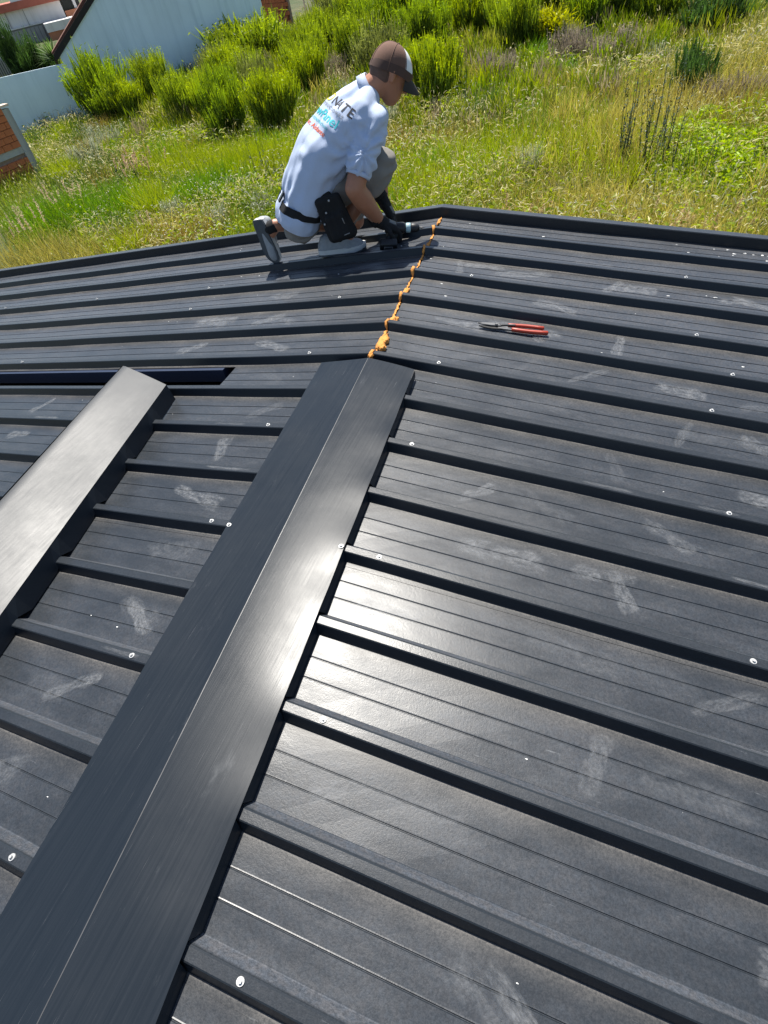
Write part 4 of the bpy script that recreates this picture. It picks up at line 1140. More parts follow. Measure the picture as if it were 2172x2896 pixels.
for (ya, yb, dens, wmul, seed) in ((5, 13, 420, 1.0, 1), (13, 20, 300, 1.35, 2), (20, 30, 170, 1.9, 3), (30, 48, 70, 2.8, 4)):
    A = (yb - ya) * 62
    n = int(A * dens)
    x = RNG.uniform(-52, 12, n); y = RNG.uniform(ya, yb, n)
    k_ = in_field(x, y); x, y = x[k_], y[k_]
    hh = vnoise(x, y, 2.6, 31) * 0.6 + vnoise(x, y, 0.8, 32) * 0.4
    keep = RNG.random(len(x)) < (0.45 + 0.75 * hh); x, y, hh = x[keep], y[keep], hh[keep]
    n = len(x)
    c, dry = patch_colour(x, y, seed)
    h = (0.30 + 0.62 * hh) * RNG.uniform(0.6, 1.25, n) * (1 + 0.15 * dry)
    w = RNG.uniform(0.007, 0.017, n) * wmul * (1 - 0.35 * dry)
    lean = np.abs(RNG.normal(0.48, 0.32, n)) + 0.12
    base = np.stack([x, y, ground_h(x, y) - 0.03], 1)
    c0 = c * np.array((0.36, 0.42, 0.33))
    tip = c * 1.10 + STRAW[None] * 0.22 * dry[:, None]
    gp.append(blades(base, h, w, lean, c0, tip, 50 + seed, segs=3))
    # seed heads: pale nodding tips
    m_ = int(n * 0.10); ix = RNG.choice(n, m_, p=(0.15 + dry) / (0.15 + dry).sum())
    b2 = base[ix].copy(); b2[:, :2] += RNG.normal(0, 0.05, (m_, 2))
    h2 = h[ix] * RNG.uniform(1.0, 1.35, m_)
    cc = lerp3(STRAW, PALE, RNG.random(m_)) * RNG.uniform(0.6, 1.1, m_)[:, None]
    gp.append(blades(b2, h2, np.full(m_, 0.006 * wmul), RNG.uniform(0.1, 0.5, m_), c[ix] * 0.8, cc, 90 + seed, segs=3))
    tips = b2.copy(); tips[:, 2] += h2 * 0.86; tips[:, :2] += RNG.normal(0, 0.05, (m_, 2))
    gp.append(blades(tips, RNG.uniform(0.07, 0.16, m_), RNG.uniform(0.012, 0.024, m_) * wmul, RNG.uniform(0.3, 1.3, m_), cc, cc * 1.1, 130 + seed, segs=2))
    # broad leaves of low weeds
    m_ = int(n * 0.22); ix = RNG.integers(0, n, m_)
    b3 = base[ix].copy(); b3[:, 2] += h[ix] * RNG.uniform(0.2, 0.85, m_); b3[:, :2] += RNG.normal(0, 0.04, (m_, 2))
    cc = lerp3(GREEN, LIME, RNG.random(m_)) * RNG.uniform(0.6, 1.2, m_)[:, None]
    gp.append(blades(b3, RNG.uniform(0.06, 0.15, m_), RNG.uniform(0.018, 0.038, m_) * (0.6 + 0.4 * wmul), RNG.uniform(0.5, 1.5, m_), cc * 0.85, cc, 170 + seed, segs=2))
v_, q_, t_, c_ = join(gp)
gme = fast_mesh('grass', v_, q_, t_, c_)
link('grass', gme, None, GRASS, label='tall mixed green and straw grass covering the empty lot', cat='grass', kind='stuff')
print('grass tris', len(q_) * 2 + len(t_))
#VEG2_BEGIN
# ------------------------------------------------------------------ shrubs and weeds of the lot
def strands(base, dirv, ln, w, col0, col1, seed, segs=2, droop=0.0):
    r = np.random.default_rng(seed); n = len(base)
    fa = r.random(n) * 2 * np.pi
    side = np.cross(dirv, np.stack([np.cos(fa), np.sin(fa), r.normal(0, 0.3, n)], 1)); side /= np.linalg.norm(side, axis=1)[:, None] + 1e-9
    V_ = np.zeros((n, segs * 2 + 1, 3)); Cc = np.zeros((n, segs * 2 + 1, 3))
    for i in range(segs + 1):
        f_ = i / segs
        P = base + dirv * (ln * f_)[:, None]; P[:, 2] -= droop * ln * f_ * f_
        c = col0 * (1 - f_) + col1 * f_
        if i < segs:
            ww = (w * (1.0 - 0.5 * f_) * 0.5)[:, None]
            V_[:, 2 * i] = P + side * ww; V_[:, 2 * i + 1] = P - side * ww; Cc[:, 2 * i] = c; Cc[:, 2 * i + 1] = c
        else:
            V_[:, 2 * i] = P; Cc[:, 2 * i] = c
    nvp = segs * 2 + 1; b0 = (np.arange(n) * nvp)[:, None]
    q = np.concatenate([b0 + np.array([[2 * i, 2 * i + 1, 2 * i + 3, 2 * i + 2]]) for i in range(segs - 1)], 0) if segs > 1 else None
    t_ = b0 + np.array([[2 * segs - 2, 2 * segs - 1, 2 * segs]])
    return V_.reshape(-1, 3), q, t_, Cc.reshape(-1, 3)

def broom_crown(seed, dark, tip, n=2600, stiff=1.0, wmul=1.0):
    """unit bush: radius 0.5, height 1; upright feathery shoots in several heads"""
    r = np.random.default_rng(seed)
    nh = 15
    ha = r.random(nh) * 2 * np.pi; hr = np.sqrt(r.random(nh)) * 0.36; hz_ = r.uniform(0.42, 1.0, nh) * (1.05 - 0.6 * hr)
    k = r.integers(0, nh, n)
    u = r.random(n) ** 0.7
    a = r.random(n) * 2 * np.pi; rad = np.sqrt(r.random(n)) * (0.07 + 0.10 * u)
    base = np.stack([hr[k] * np.cos(ha[k]) * (0.35 + 0.75 * u) + rad * np.cos(a), hr[k] * np.sin(ha[k]) * (0.35 + 0.75 * u) + rad * np.sin(a), 0.04 + hz_[k] * (0.08 + 0.72 * u) * (1 - 1.1 * rad)], 1)
    d = np.stack([base[:, 0] * 0.45, base[:, 1] * 0.45, np.ones(n) * 1.0 * stiff], 1) + r.normal(0, 0.13, (n, 3))
    d /= np.linalg.norm(d, axis=1)[:, None]
    ln = r.uniform(0.12, 0.26, n); w = r.uniform(0.010, 0.020, n) * wmul
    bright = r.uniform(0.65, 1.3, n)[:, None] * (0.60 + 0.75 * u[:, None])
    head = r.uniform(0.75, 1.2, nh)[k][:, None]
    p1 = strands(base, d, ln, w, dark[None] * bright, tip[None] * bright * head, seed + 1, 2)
    # leaflets along the shoots
    m_ = n * 2; ix = r.integers(0, n, m_); f_ = r.uniform(0.2, 1.0, m_)
    b2 = base[ix] + d[ix] * (ln[ix] * f_)[:, None]
    d2 = d[ix] * 0.5 + r.normal(0, 0.75, (m_, 3)); d2 /= np.linalg.norm(d2, axis=1)[:, None]
    br = (bright[ix] * head[ix]) * r.uniform(0.7, 1.25, (m_, 1))
    p2 = strands(b2, d2, r.uniform(0.022, 0.050, m_), r.uniform(0.010, 0.017, m_) * wmul, tip[None] * br * 0.85, tip[None] * br, seed + 2, 1)
    v_, q_, t_, c_ = join([p1, p2])
    me = fast_mesh('crown', v_, q_, t_, c_); me.materials.append(BUSH); return me
STEM = simple('shrub_stem', (0.10, 0.075, 0.05), 0.9, var=0.3, scale=8)
def stem_mesh(seed):
    rnd = random.Random(seed); vs = []; fs = []
    for i in range(6):
        a = rnd.uniform(0, 6.28); r0 = rnd.uniform(0.01, 0.05); r1 = rnd.uniform(0.12, 0.30); h = rnd.uniform(0.4, 0.7)
        P = [Vector((math.cos(a) * (r0 + (r1 - r0) * f_ ** 1.4), math.sin(a) * (r0 + (r1 - r0) * f_ ** 1.4), h * f_ - 0.04)) for f_ in (0, 0.35, 0.7, 1)]
        b0 = len(vs)
        for p, rr in zip(P, (0.018, 0.014, 0.010, 0.004)):
            for j in range(5): vs.append((p.x + math.cos(j * 1.2566) * rr, p.y + math.sin(j * 1.2566) * rr, p.z))
        for s_ in range(3):
            for j in range(5): fs.append((b0 + s_ * 5 + j, b0 + s_ * 5 + (j + 1) % 5, b0 + (s_ + 1) * 5 + (j + 1) % 5, b0 + (s_ + 1) * 5 + j))
    me = pymesh('trunk', vs, fs); me.materials.append(STEM); return me
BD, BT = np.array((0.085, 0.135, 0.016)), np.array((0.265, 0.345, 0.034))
VARS = {
    'a': broom_crown(301, BD, BT), 'b': broom_crown(302, BD * 0.8, BT * np.array((0.85, 0.95, 0.9)), 2900), 'c': broom_crown(303, BD, BT * np.array((1.15, 1.12, 0.8)), 2400),
    'dark': broom_crown(304, np.array((0.02, 0.045, 0.012)), np.array((0.055, 0.11, 0.025)), 1500, 0.8, 1.2),
    'grey': broom_crown(305, np.array((0.10, 0.085, 0.065)), np.array((0.26, 0.22, 0.16)), 1000, 1.3, 0.7),
    'yellow': broom_crown(306, np.array((0.16, 0.19, 0.015)), np.array((0.42, 0.43, 0.02)), 1100, 0.3, 1.9),
    'olive': broom_crown(307, np.array((0.06, 0.075, 0.02)), np.array((0.20, 0.23, 0.06)), 1200, 1.0, 1.1),
    'silver': broom_crown(308, np.array((0.10, 0.12, 0.07)), np.array((0.38, 0.40, 0.28)), 500, 1.0, 0.9),
}
STEMS = [stem_mesh(s_) for s_ in (1, 2, 3)]
bi = 0; BH, BW = 1.32, 1.28
def bush(name, x, y, h, w, var, label, group=None, cat='bush'):
    global bi
    o = thing(name, label, cat, (x, y, float(ground_h(np.array([x]), np.array([y]))[0])), group, rotz=(bi * 2.399) % 6.283)
    o.scale = (w * BW * (0.88 + 0.06 * (bi * 7 % 5)), w * BW * (0.88 + 0.06 * (bi * 3 % 5)), h * BH); bi += 1
    for nm, me in (('crown', VARS[var]), ('trunk', STEMS[bi % 3])):
        c = bpy.data.objects.new(nm, me); COL.objects.link(c); c.parent = o
    return o
G1 = 'broom bushes of the lot'
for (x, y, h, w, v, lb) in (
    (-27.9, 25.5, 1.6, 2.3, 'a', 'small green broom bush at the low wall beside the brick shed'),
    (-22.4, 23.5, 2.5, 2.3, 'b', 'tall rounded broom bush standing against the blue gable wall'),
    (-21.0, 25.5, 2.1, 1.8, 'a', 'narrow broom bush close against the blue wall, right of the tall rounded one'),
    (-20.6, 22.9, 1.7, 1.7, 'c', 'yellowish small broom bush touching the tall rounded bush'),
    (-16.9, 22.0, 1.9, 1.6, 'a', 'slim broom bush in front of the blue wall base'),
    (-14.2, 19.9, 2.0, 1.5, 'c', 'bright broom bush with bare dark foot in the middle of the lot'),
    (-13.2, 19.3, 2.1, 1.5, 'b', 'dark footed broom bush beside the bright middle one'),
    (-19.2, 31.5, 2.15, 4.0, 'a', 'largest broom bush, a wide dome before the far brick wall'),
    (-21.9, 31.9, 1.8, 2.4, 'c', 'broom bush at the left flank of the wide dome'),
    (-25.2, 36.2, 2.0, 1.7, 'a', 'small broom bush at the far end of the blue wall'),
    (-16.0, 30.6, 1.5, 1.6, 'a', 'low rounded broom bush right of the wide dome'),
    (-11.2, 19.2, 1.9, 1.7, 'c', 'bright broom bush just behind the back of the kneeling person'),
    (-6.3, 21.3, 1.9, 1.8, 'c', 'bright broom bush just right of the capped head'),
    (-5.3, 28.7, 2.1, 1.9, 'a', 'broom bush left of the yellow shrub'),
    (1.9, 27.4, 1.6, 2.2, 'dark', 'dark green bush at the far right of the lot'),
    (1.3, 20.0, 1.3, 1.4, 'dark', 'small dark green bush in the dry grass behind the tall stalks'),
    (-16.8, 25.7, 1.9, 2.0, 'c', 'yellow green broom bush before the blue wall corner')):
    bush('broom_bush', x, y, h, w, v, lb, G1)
bush('yellow_shrub', -3.66, 28.99, 1.35, 1.9, 'yellow', 'flat topped yellow green shrub near the back of the lot', cat='shrub')
for (x, y, h, w) in ((-13.4, 26.0, 1.4, 1.3), (-16.2, 35.1, 2.0, 2.0), (-13.5, 32.7, 2.0, 2.2), (-11.2, 30.7, 2.2, 2.2), (-9.7, 31.3, 2.1, 2.1), (-8.5, 33.5, 1.9, 2.1), (-13.9, 22.6, 1.6, 1.1), (-15.6, 32.3, 1.6, 1.4), (-2.1, 30.6, 1.7, 2.2),
    (-12.3, 24.2, 1.4, 1.3), (-14.8, 24.0, 1.5, 1.3), (-10.0, 25.6, 1.6, 1.7), (-11.9, 28.2, 1.7, 1.7), (-9.0, 28.4, 1.8, 1.8), (-7.2, 30.6, 1.8, 1.9), (-14.6, 29.0, 1.6, 1.6), (-12.3, 35.2, 2.0, 2.2), (-10.3, 36.0, 2.0, 2.4), (-6.4, 34.2, 1.9, 2.2), (-3.9, 33.0, 1.8, 2.2), (0.2, 30.2, 1.6, 2.0), (-18.6, 27.4, 1.5, 1.5), (-8.3, 23.9, 1.3, 1.3), (-14.6, 38.0, 2.2, 2.6), (-17.2, 38.4, 2.0, 2.2), (-0.6, 33.4, 1.7, 2.4)):
    bush('broom_bush', x, y, h * 1.2, w * 1.2, ('a', 'b', 'c', 'a', 'olive')[bi % 5], 'upright green broom bush in the thicket along the back of the lot', 'broom thicket at the back')
for (x, y, h, w, lb) in ((-4.8, 23.4, 1.1, 1.5, 'grey brown dried bush in the grass right of the capped head'), (-2.6, 25.6, 1.2, 2.0, 'grey brown dried bush below the yellow shrub'), (-1.0, 25.0, 1.1, 2.2, 'wide grey brown dried bush right of the yellow shrub'), (-12.6, 26.9, 1.0, 1.1, 'small grey dried bush left of the capped head'), (2.4, 18.6, 0.9, 1.3, 'brown dried bush behind the lime green patch')):
    bush('dried_bush', x, y, h, w, 'grey', lb, 'dried bushes of the lot')
for (x, y, h, w) in ((-9.6, 22.4, 1.0, 0.9), (-9.0, 11.9, 0.8, 0.6), (-8.1, 12.6, 0.75, 0.6), (-10.6, 12.4, 0.8, 0.7), (-18.6, 17.6, 1.0, 1.2), (-19.2, 19.4, 1.1, 1.3), (-1.8, 14.2, 0.95, 0.6), (-6.9, 12.2, 0.8, 0.6), (0.4, 24.0, 0.9, 1.0), (-7.3, 19.0, 1.0, 0.9)):
    bush('thistle', x, y, h, w, 'silver', 'silvery pale thistle standing in the grass', 'silvery thistles in the grass', 'thistle')

# tall dark weed stalks
def stalk_mesh(h, seed, leafy=14, thick=0.012):
    r = np.random.default_rng(seed); rnd = random.Random(seed)
    lean = Vector((rnd.uniform(-0.10, 0.10), rnd.uniform(-0.10, 0.10), 1)).normalized()
    pts = [lean * (h * f_) + Vector((0.015 * math.sin(f_ * 7 + seed), 0.015 * math.cos(f_ * 6 + seed), 0)) for f_ in np.linspace(0, 1, 8)]
    me = tube_mesh('stalk', pts, [thick * (1 - 0.75 * i / 7) for i in range(8)], 5)
    bm = bmesh.new(); bm.from_mesh(me)
    for i in range(leafy):
        f_ = rnd.uniform(0.12, 0.97); p = lean * (h * f_); a = rnd.uniform(0, 6.28); L_ = rnd.uniform(0.05, 0.15) * (1.2 - 0.8 * f_)
        d = Vector((math.cos(a), math.sin(a), 0.9)).normalized(); s_ = d.cross(Vector((0, 0, 1))).normalized() * 0.016
        bm.faces.new([bm.verts.new(p - s_ * 0.4), bm.verts.new(p + d * L_ * 0.5 + s_), bm.verts.new(p + d * L_), bm.verts.new(p + d * L_ * 0.5 - s_)])
    bm.to_mesh(me); bm.free(); return me
STALKM = simple('stalk_green', (0.035, 0.06, 0.03), 0.8, var=0.3, scale=10)
def stalk_clump(name, label, x, y, n, h, spread, seed, leafy=16):
    rnd = random.Random(seed)
    o = thing(name, label, 'weed', (x, y, float(ground_h(np.array([x]), np.array([y]))[0]) - 0.03))
    for i in range(n):
        link('stalk', stalk_mesh(h * rnd.uniform(0.6, 1.08), seed * 31 + i, leafy), o, STALKM, loc=(rnd.uniform(-1, 1) * spread, rnd.uniform(-0.6, 0.6) * spread, 0))
stalk_clump('tall_weed', 'clump of tall dark stalks rising from dry grass on the right', 0.60, 14.6, 24, 2.05, 0.66, 4, 34)
stalk_clump('tall_weed', 'short dark stalk near the trim on the right', 0.85, 12.3, 2, 0.95, 0.06, 6, 26)
stalk_clump('tall_weed', 'single very tall stalk right of the capped head', -4.65, 19.3, 2, 2.5, 0.15, 7, 22)
stalk_clump('tall_weed', 'thin tall stalks left of the shirt back', -8.9, 14.6, 5, 1.5, 0.5, 8, 12)
stalk_clump('tall_weed', 'group of dark green stalks between the brick shed and the person', -14.1, 15.0, 8, 1.1, 0.7, 9, 16)
stalk_clump('tall_weed', 'thin dark stalks in front of the lime green patch', 2.0, 13.6, 9, 1.2, 0.9, 10, 8)

# pale feathery plumes
def plume_clump(label, x, y, n, h, spread, seed, tint):
    r = np.random.default_rng(seed)
    o = thing('plume_grass', label, 'grass clump', (x, y, float(ground_h(np.array([x]), np.array([y]))[0])))
    b = np.zeros((n, 3)); b[:, :2] = r.normal(0, spread, (n, 2))
    d = np.stack([r.normal(0.16, 0.14, n), r.normal(-0.05, 0.12, n), np.ones(n)], 1); d /= np.linalg.norm(d, axis=1)[:, None]
    hh = h * r.uniform(0.7, 1.1, n)
    p1 = strands(b, d, hh, np.full(n, 0.012), OLIVE[None].repeat(n, 0), STRAW[None].repeat(n, 0), seed, 2)
    m_ = n * 60; ix = r.integers(0, n, m_); f_ = r.uniform(0.72, 1.0, m_)
    b2 = b[ix] + d[ix] * (hh[ix] * f_)[:, None]; d2 = d[ix] * 0.6 + np.stack([r.normal(0.35, 0.35, m_), r.normal(0, 0.35, m_), r.normal(0.1, 0.3, m_)], 1); d2 /= np.linalg.norm(d2, axis=1)[:, None]
    c = tint[None] * r.uniform(0.7, 1.2, (m_, 1))
    p2 = strands(b2, d2, r.uniform(0.05, 0.11, m_), r.uniform(0.010, 0.018, m_), c, c, seed + 3, 1, 0.3)
    v_, q_, t_, c_ = join([p1, p2])
    link('plume', fast_mesh('plume', v_, q_, t_, c_), o, GRASS)
PT = np.array((0.62, 0.50, 0.36))
plume_clump('pale feathery grass plumes low on the left near the roof edge', -14.5, 10.9, 12, 1.25, 0.30, 401, PT)
plume_clump('pale feathery grass plumes beyond the low left ones', -15.0, 12.8, 10, 1.2, 0.32, 402, PT * 1.05)
plume_clump('rounded tan plume clump in the middle of the left meadow', -14.6, 15.5, 22, 1.15, 0.28, 403, np.array((0.58, 0.42, 0.30)))
plume_clump('small pale plume below the white flowers', -11.0, 11.4, 4, 0.9, 0.12, 404, PT)
plume_clump('dry blond tuft right at the trim beyond the ridge', -1.6, 11.2, 26, 0.85, 0.35, 405, np.array((0.60, 0.47, 0.28)))
plume_clump('dry blond tuft at the trim on the far right', 1.4, 10.6, 26, 0.85, 0.40, 406, np.array((0.62, 0.50, 0.28)))

# white flowers: a stuff layer of small heads on stems
def flowers(n_clusters, seed):
    r = np.random.default_rng(seed); parts = []
    cx = np.concatenate([np.full(6, -8.4), np.full(4, -9.6), r.uniform(-15, 1, 16)]) + r.normal(0, 0.6, 26); cy = np.concatenate([np.full(6, 11.4), np.full(4, 12.6), r.uniform(9.5, 17, 16)]) + r.normal(0, 0.5, 26)
    k = r.integers(0, 26, 520); sp2 = r.uniform(0.1, 0.8, 26)[k]; x = cx[k] + r.normal(0, 1, 520) * sp2; y = cy[k] + r.normal(0, 1, 520) * sp2
    b = np.stack([x, y, ground_h(x, y)], 1); h = r.uniform(0.55, 0.95, 520)
    up = np.stack([r.normal(0, 0.1, 520), r.normal(0, 0.1, 520), np.ones(520)], 1)
    parts.append(strands(b, up, h, np.full(520, 0.008), GREEN[None].repeat(520, 0), LIME[None].repeat(520, 0), seed, 2))
    tp = b + up * h[:, None]
    m_ = 520 * 6; ix = np.repeat(np.arange(520), 6); a = r.random(m_) * 6.28
    d = np.stack([np.cos(a), np.sin(a), r.uniform(-0.1, 0.6, m_)], 1)
    w_ = np.array((0.78, 0.76, 0.68))[None] * r.uniform(0.8, 1.1, (m_, 1))
    parts.append(strands(tp[ix], d, r.uniform(0.014, 0.026, m_), np.full(m_, 0.020), w_, w_, seed + 1, 1))
    v_, q_, t_, c_ = join(parts); return fast_mesh('flowers', v_, q_, t_, c_)
link('white_flowers', flowers(26, 77), None, GRASS, label='small white flower heads dotted through the meadow', cat='flowers', kind='stuff')
# lime green low patch and lush clumps
def leaf_patch(cx, cy, rx, ry, n, h, tint, seed, lw=(0.03, 0.06)):
    r = np.random.default_rng(seed); a = r.random(n) * 6.28; q = np.sqrt(r.random(n))
    x = cx + np.cos(a) * q * rx; y = cy + np.sin(a) * q * ry
    hm = h * (0.55 + 0.8 * vnoise(x, y, 0.6, seed)) * np.clip(1.6 - q, 0.5, 1)
    b = np.stack([x, y, ground_h(x, y) + hm * r.uniform(0.25, 1.0, n)], 1)
    d = np.stack([r.normal(0, 0.7, n), r.normal(0, 0.7, n), r.uniform(0.1, 0.9, n)], 1); d /= np.linalg.norm(d, axis=1)[:, None]
    c = tint[None] * r.uniform(0.7, 1.2, (n, 1))
    return strands(b, d, r.uniform(0.07, 0.14, n), r.uniform(lw[0], lw[1], n), c * 0.85, c, seed, 2, 0.3)
v_, q_, t_, c_ = leaf_patch(2.0, 15.4, 1.55, 2.3, 15000, 0.62, np.array((0.36, 0.50, 0.03)), 501)
link('lime_patch', fast_mesh('lime_patch', v_, q_, t_, c_), None, GRASS, label='bright lime green leafy patch in the dry grass on the right', cat='ground cover', kind='stuff')
def tuft(cx, cy, rx, ry, n, h, col, seed, lean=0.35, w=0.02):
    r = np.random.default_rng(seed); x = cx + r.normal(0, rx, n); y = cy + r.normal(0, ry, n)
    b = np.stack([x, y, ground_h(x, y)], 1); c = col[None] * r.uniform(0.7, 1.25, (n, 1))
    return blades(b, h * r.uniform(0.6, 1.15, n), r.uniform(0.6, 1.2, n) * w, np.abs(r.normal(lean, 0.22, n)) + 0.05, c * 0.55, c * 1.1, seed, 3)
tf = []
rt = np.random.default_rng(88)
L2 = np.array((0.32, 0.40, 0.022)); G2 = np.array((0.15, 0.30, 0.018)); S2 = np.array((0.50, 0.45, 0.11)); O2 = np.array((0.30, 0.23, 0.06)); D2 = np.array((0.07, 0.14, 0.03))
for (cx, cy, rx, ry, n, h, col) in ((-4.0, 13.6, 0.9, 1.1, 2600, 0.95, L2), (-3.0, 15.2, 0.9, 0.9, 1800, 0.9, L2), (-12.5, 16.5, 1.8, 0.8, 4200, 0.95, L2), (-10.3, 16.3, 1.0, 0.8, 2400, 0.95, L2), (-5.4, 12.2, 0.6, 0.5, 1600, 0.9, G2), (-14.0, 13.2, 0.9, 0.7, 2000, 0.95, G2), (-11.0, 13.9, 0.5, 0.6, 1200, 0.9, G2), (-15.6, 12.6, 0.7, 0.6, 1500, 0.9, G2), (0.5, 17.0, 1.5, 1.5, 2600, 0.95, S2), (1.6, 19.5, 1.6, 1.4, 2600, 1.0, S2), (-0.6, 19.2, 1.5, 1.5, 2200, 0.9, O2), (2.8, 17.2, 0.7, 1.2, 1800, 1.0, O2), (3.0, 23.0, 1.6, 2.5, 2600, 1.0, S2), (0.8, 11.2, 1.5, 0.8, 3000, 0.85, S2), (-1.0, 12.3, 1.2, 1.0, 2600, 0.85, S2 * 0.85), (-5.6, 17.6, 1.0, 0.7, 1600, 0.8, O2), (-9.0, 17.5, 0.8, 0.8, 1300, 0.6, S2 * 0.8), (-16.5, 15.8, 1.2, 0.9, 2000, 0.9, D2), (-2.0, 18.4, 1.3, 1.2, 1900, 0.9, G2), (-0.6, 15.8, 1.0, 1.0, 1700, 0.9, L2), (-18.5, 21.0, 2.0, 1.2, 3000, 0.9, L2 * 0.8), (-12.6, 9.8, 1.3, 0.6, 2000, 0.9, S2 * 0.8), (-9.4, 10.8, 1.0, 0.6, 1500, 0.8, O2)):
    tf.append(tuft(cx, cy, rx, ry, n, h, col, int(rt.integers(1, 1e6))))
for i in range(170):
    cy = rt.uniform(8.5, 30); cx = rt.uniform(-1.25 * cy + 1, 0.2 * cy + 1)
    col = (L2, G2, S2, O2, D2, G2, L2)[rt.integers(0, 7)]
    if cx > -4 and cy < 24 and rt.random() < 0.5: col = S2
    tf.append(tuft(cx, cy, rt.uniform(0.15, 0.5), rt.uniform(0.15, 0.5), int(rt.integers(120, 420)), rt.uniform(0.7, 1.15), col, int(rt.integers(1, 1e6)), rt.uniform(0.2, 0.5), 0.014 + 0.0007 * cy))
v_, q_, t_, c_ = join(tf)
link('tussocks', fast_mesh('tussocks', v_, q_, t_, c_), None, GRASS, label='denser tussocks of green and straw grass across the meadow', cat='grass', kind='stuff')

# leafy weeds and bent dry stalks that break up the meadow
def weeds(seed):
    r = np.random.default_rng(seed); parts = []
    for (n, tint, ns, thr, zlo, zhi, ln, wd, dz) in (
        (26000, np.array((0.075, 0.135, 0.020)), 1.3, 0.60, 0.05, 0.55, (0.08, 0.20), (0.025, 0.05), 0.6),
        (26000, np.array((0.30, 0.40, 0.030)), 1.7, 0.58, 0.30, 0.85, (0.07, 0.17), (0.022, 0.045), 0.5),
        (24000, np.array((0.60, 0.54, 0.26)), 1.1, 0.52, 0.45, 0.95, (0.08, 0.22), (0.010, 0.020), 0.7),
        (9000, np.array((0.62, 0.62, 0.44)), 0.8, 0.62, 0.50, 0.95, (0.05, 0.12), (0.014, 0.026), 0.3)):
        y = 8 + 17 * r.random(n) ** 1.25; x = r.uniform(-1.28, 0.25, n) * y + 1.2
        k = (vnoise(x, y, ns, int(r.integers(1, 999))) * 0.65 + vnoise(x, y, ns * 3.3, int(r.integers(1, 999))) * 0.35) > thr - 0.08; x, y = x[k], y[k]; m_ = len(x)
        b = np.stack([x, y, ground_h(x, y) + r.uniform(zlo, zhi, m_) * (0.55 + 0.6 * vnoise(x, y, 2.6, 31))], 1)
        d = np.stack([r.normal(0.1, 0.7, m_), r.normal(0, 0.7, m_), r.normal(dz, 0.45, m_)], 1); d /= np.linalg.norm(d, axis=1)[:, None]
        c = tint[None] * r.uniform(0.65, 1.3, (m_, 1)); sc_w = 0.75 + y / 30
        parts.append(strands(b, d, r.uniform(*ln, m_) * sc_w, r.uniform(*wd, m_) * sc_w, c * 0.8, c, int(r.integers(1, 1e6)), 2, 0.45))
    v_, q_, t_, c_ = join(parts); return fast_mesh('weeds', v_, q_, t_, c_)
link('weeds', weeds(611), None, GRASS, label='leafy weeds and bent dry stalks mixed through the meadow', cat='weeds', kind='stuff')

# loose undergrowth that ties the bushes together
def undergrowth(seed):
    r = np.random.default_rng(seed); parts = []
    n = 1500
    x = r.uniform(-26, 3.5, n); y = r.uniform(17.5, 40, n)
    keep = (x < 0.16 * y - 2.0) & (x > -0.95 * y + 1.0) & (vnoise(x, y, 2.2, 91) + 0.5 * vnoise(x, y, 5, 92) > 0.62); x, y = x[keep], y[keep]
    tints = np.array(((0.26, 0.34, 0.025), (0.20, 0.29, 0.022), (0.33, 0.36, 0.06), (0.34, 0.29, 0.17), (0.15, 0.22, 0.02), (0.30, 0.37, 0.03)))
    for i in range(len(x)):
        m_ = 110; h = r.uniform(0.6, 1.35); w = r.uniform(0.25, 0.6)
        b = np.stack([x[i] + r.normal(0, w * 0.5, m_), y[i] + r.normal(0, w * 0.5, m_), np.zeros(m_)], 1); b[:, 2] = ground_h(b[:, 0], b[:, 1]) + r.uniform(0.0, 0.75, m_) * h
        d = np.stack([r.normal(0, 0.30, m_), r.normal(0, 0.30, m_), np.ones(m_)], 1); d /= np.linalg.norm(d, axis=1)[:, None]
        c = tints[r.integers(0, 6)][None] * r.uniform(0.6, 1.3, (m_, 1))
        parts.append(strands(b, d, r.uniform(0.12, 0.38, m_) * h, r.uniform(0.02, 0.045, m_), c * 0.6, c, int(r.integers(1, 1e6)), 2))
    v_, q_, t_, c_ = join(parts); return fast_mesh('undergrowth', v_, q_, t_, c_)
link('undergrowth', undergrowth(93), None, BUSH, label='loose green and tan undergrowth between the broom bushes', cat='undergrowth', kind='stuff')

# ------------------------------------------------------------------ neighbouring walls and houses
PALEW = None
def wall_mat(name, col, stain, sc=1.0):
    mt, nt, b = new_mat(name); g = NG(nt)
    tc = g.n('ShaderNodeTexCoord'); ob = tc.outputs['Object']
    n1 = g.noise(g.mapping(ob, (1.6, 1.6, 0.12)), 2.2 * sc, 6, 0.6); n2 = g.noise(ob, 0.6 * sc, 4)
    c1 = g.mix(g.ramp(n1, 0.42, 0.75), col, stain); c1 = g.mix(g.math('MULTIPLY', g.ramp(n2, 0.35, 0.7), 0.35), c1, tuple(c * 0.78 for c in col))
    g.l(c1, b.inputs['Base Color']); b.inputs['Roughness'].default_value = 0.92
    g.l(g.bump(g.noise(ob, 30 * sc, 4), 0.25, 0.01), b.inputs['Normal']); return mt
BLUEW = wall_mat('blue_render', (0.74, 0.87, 0.96), (0.60, 0.73, 0.82))
CONC = wall_mat('concrete', (0.42, 0.42, 0.40), (0.28, 0.28, 0.27))
BRICKM = simple('hollow_brick', (0.50, 0.155, 0.06), 0.9, var=0.30, scale=3.0, bump=0.6, bscale=40)
MORTAR = simple('mortar', (0.30, 0.22, 0.17), 0.95, var=0.2, scale=20)
WA = Vector((-25.19, 24.58, 0)); WU = Vector((0.5166, 0.8562, 0)).normalized(); WN = Vector((0.8562, -0.5166, 0)).normalized()
BACKV = Vector((-0.715, 0.70, 0)).normalized()
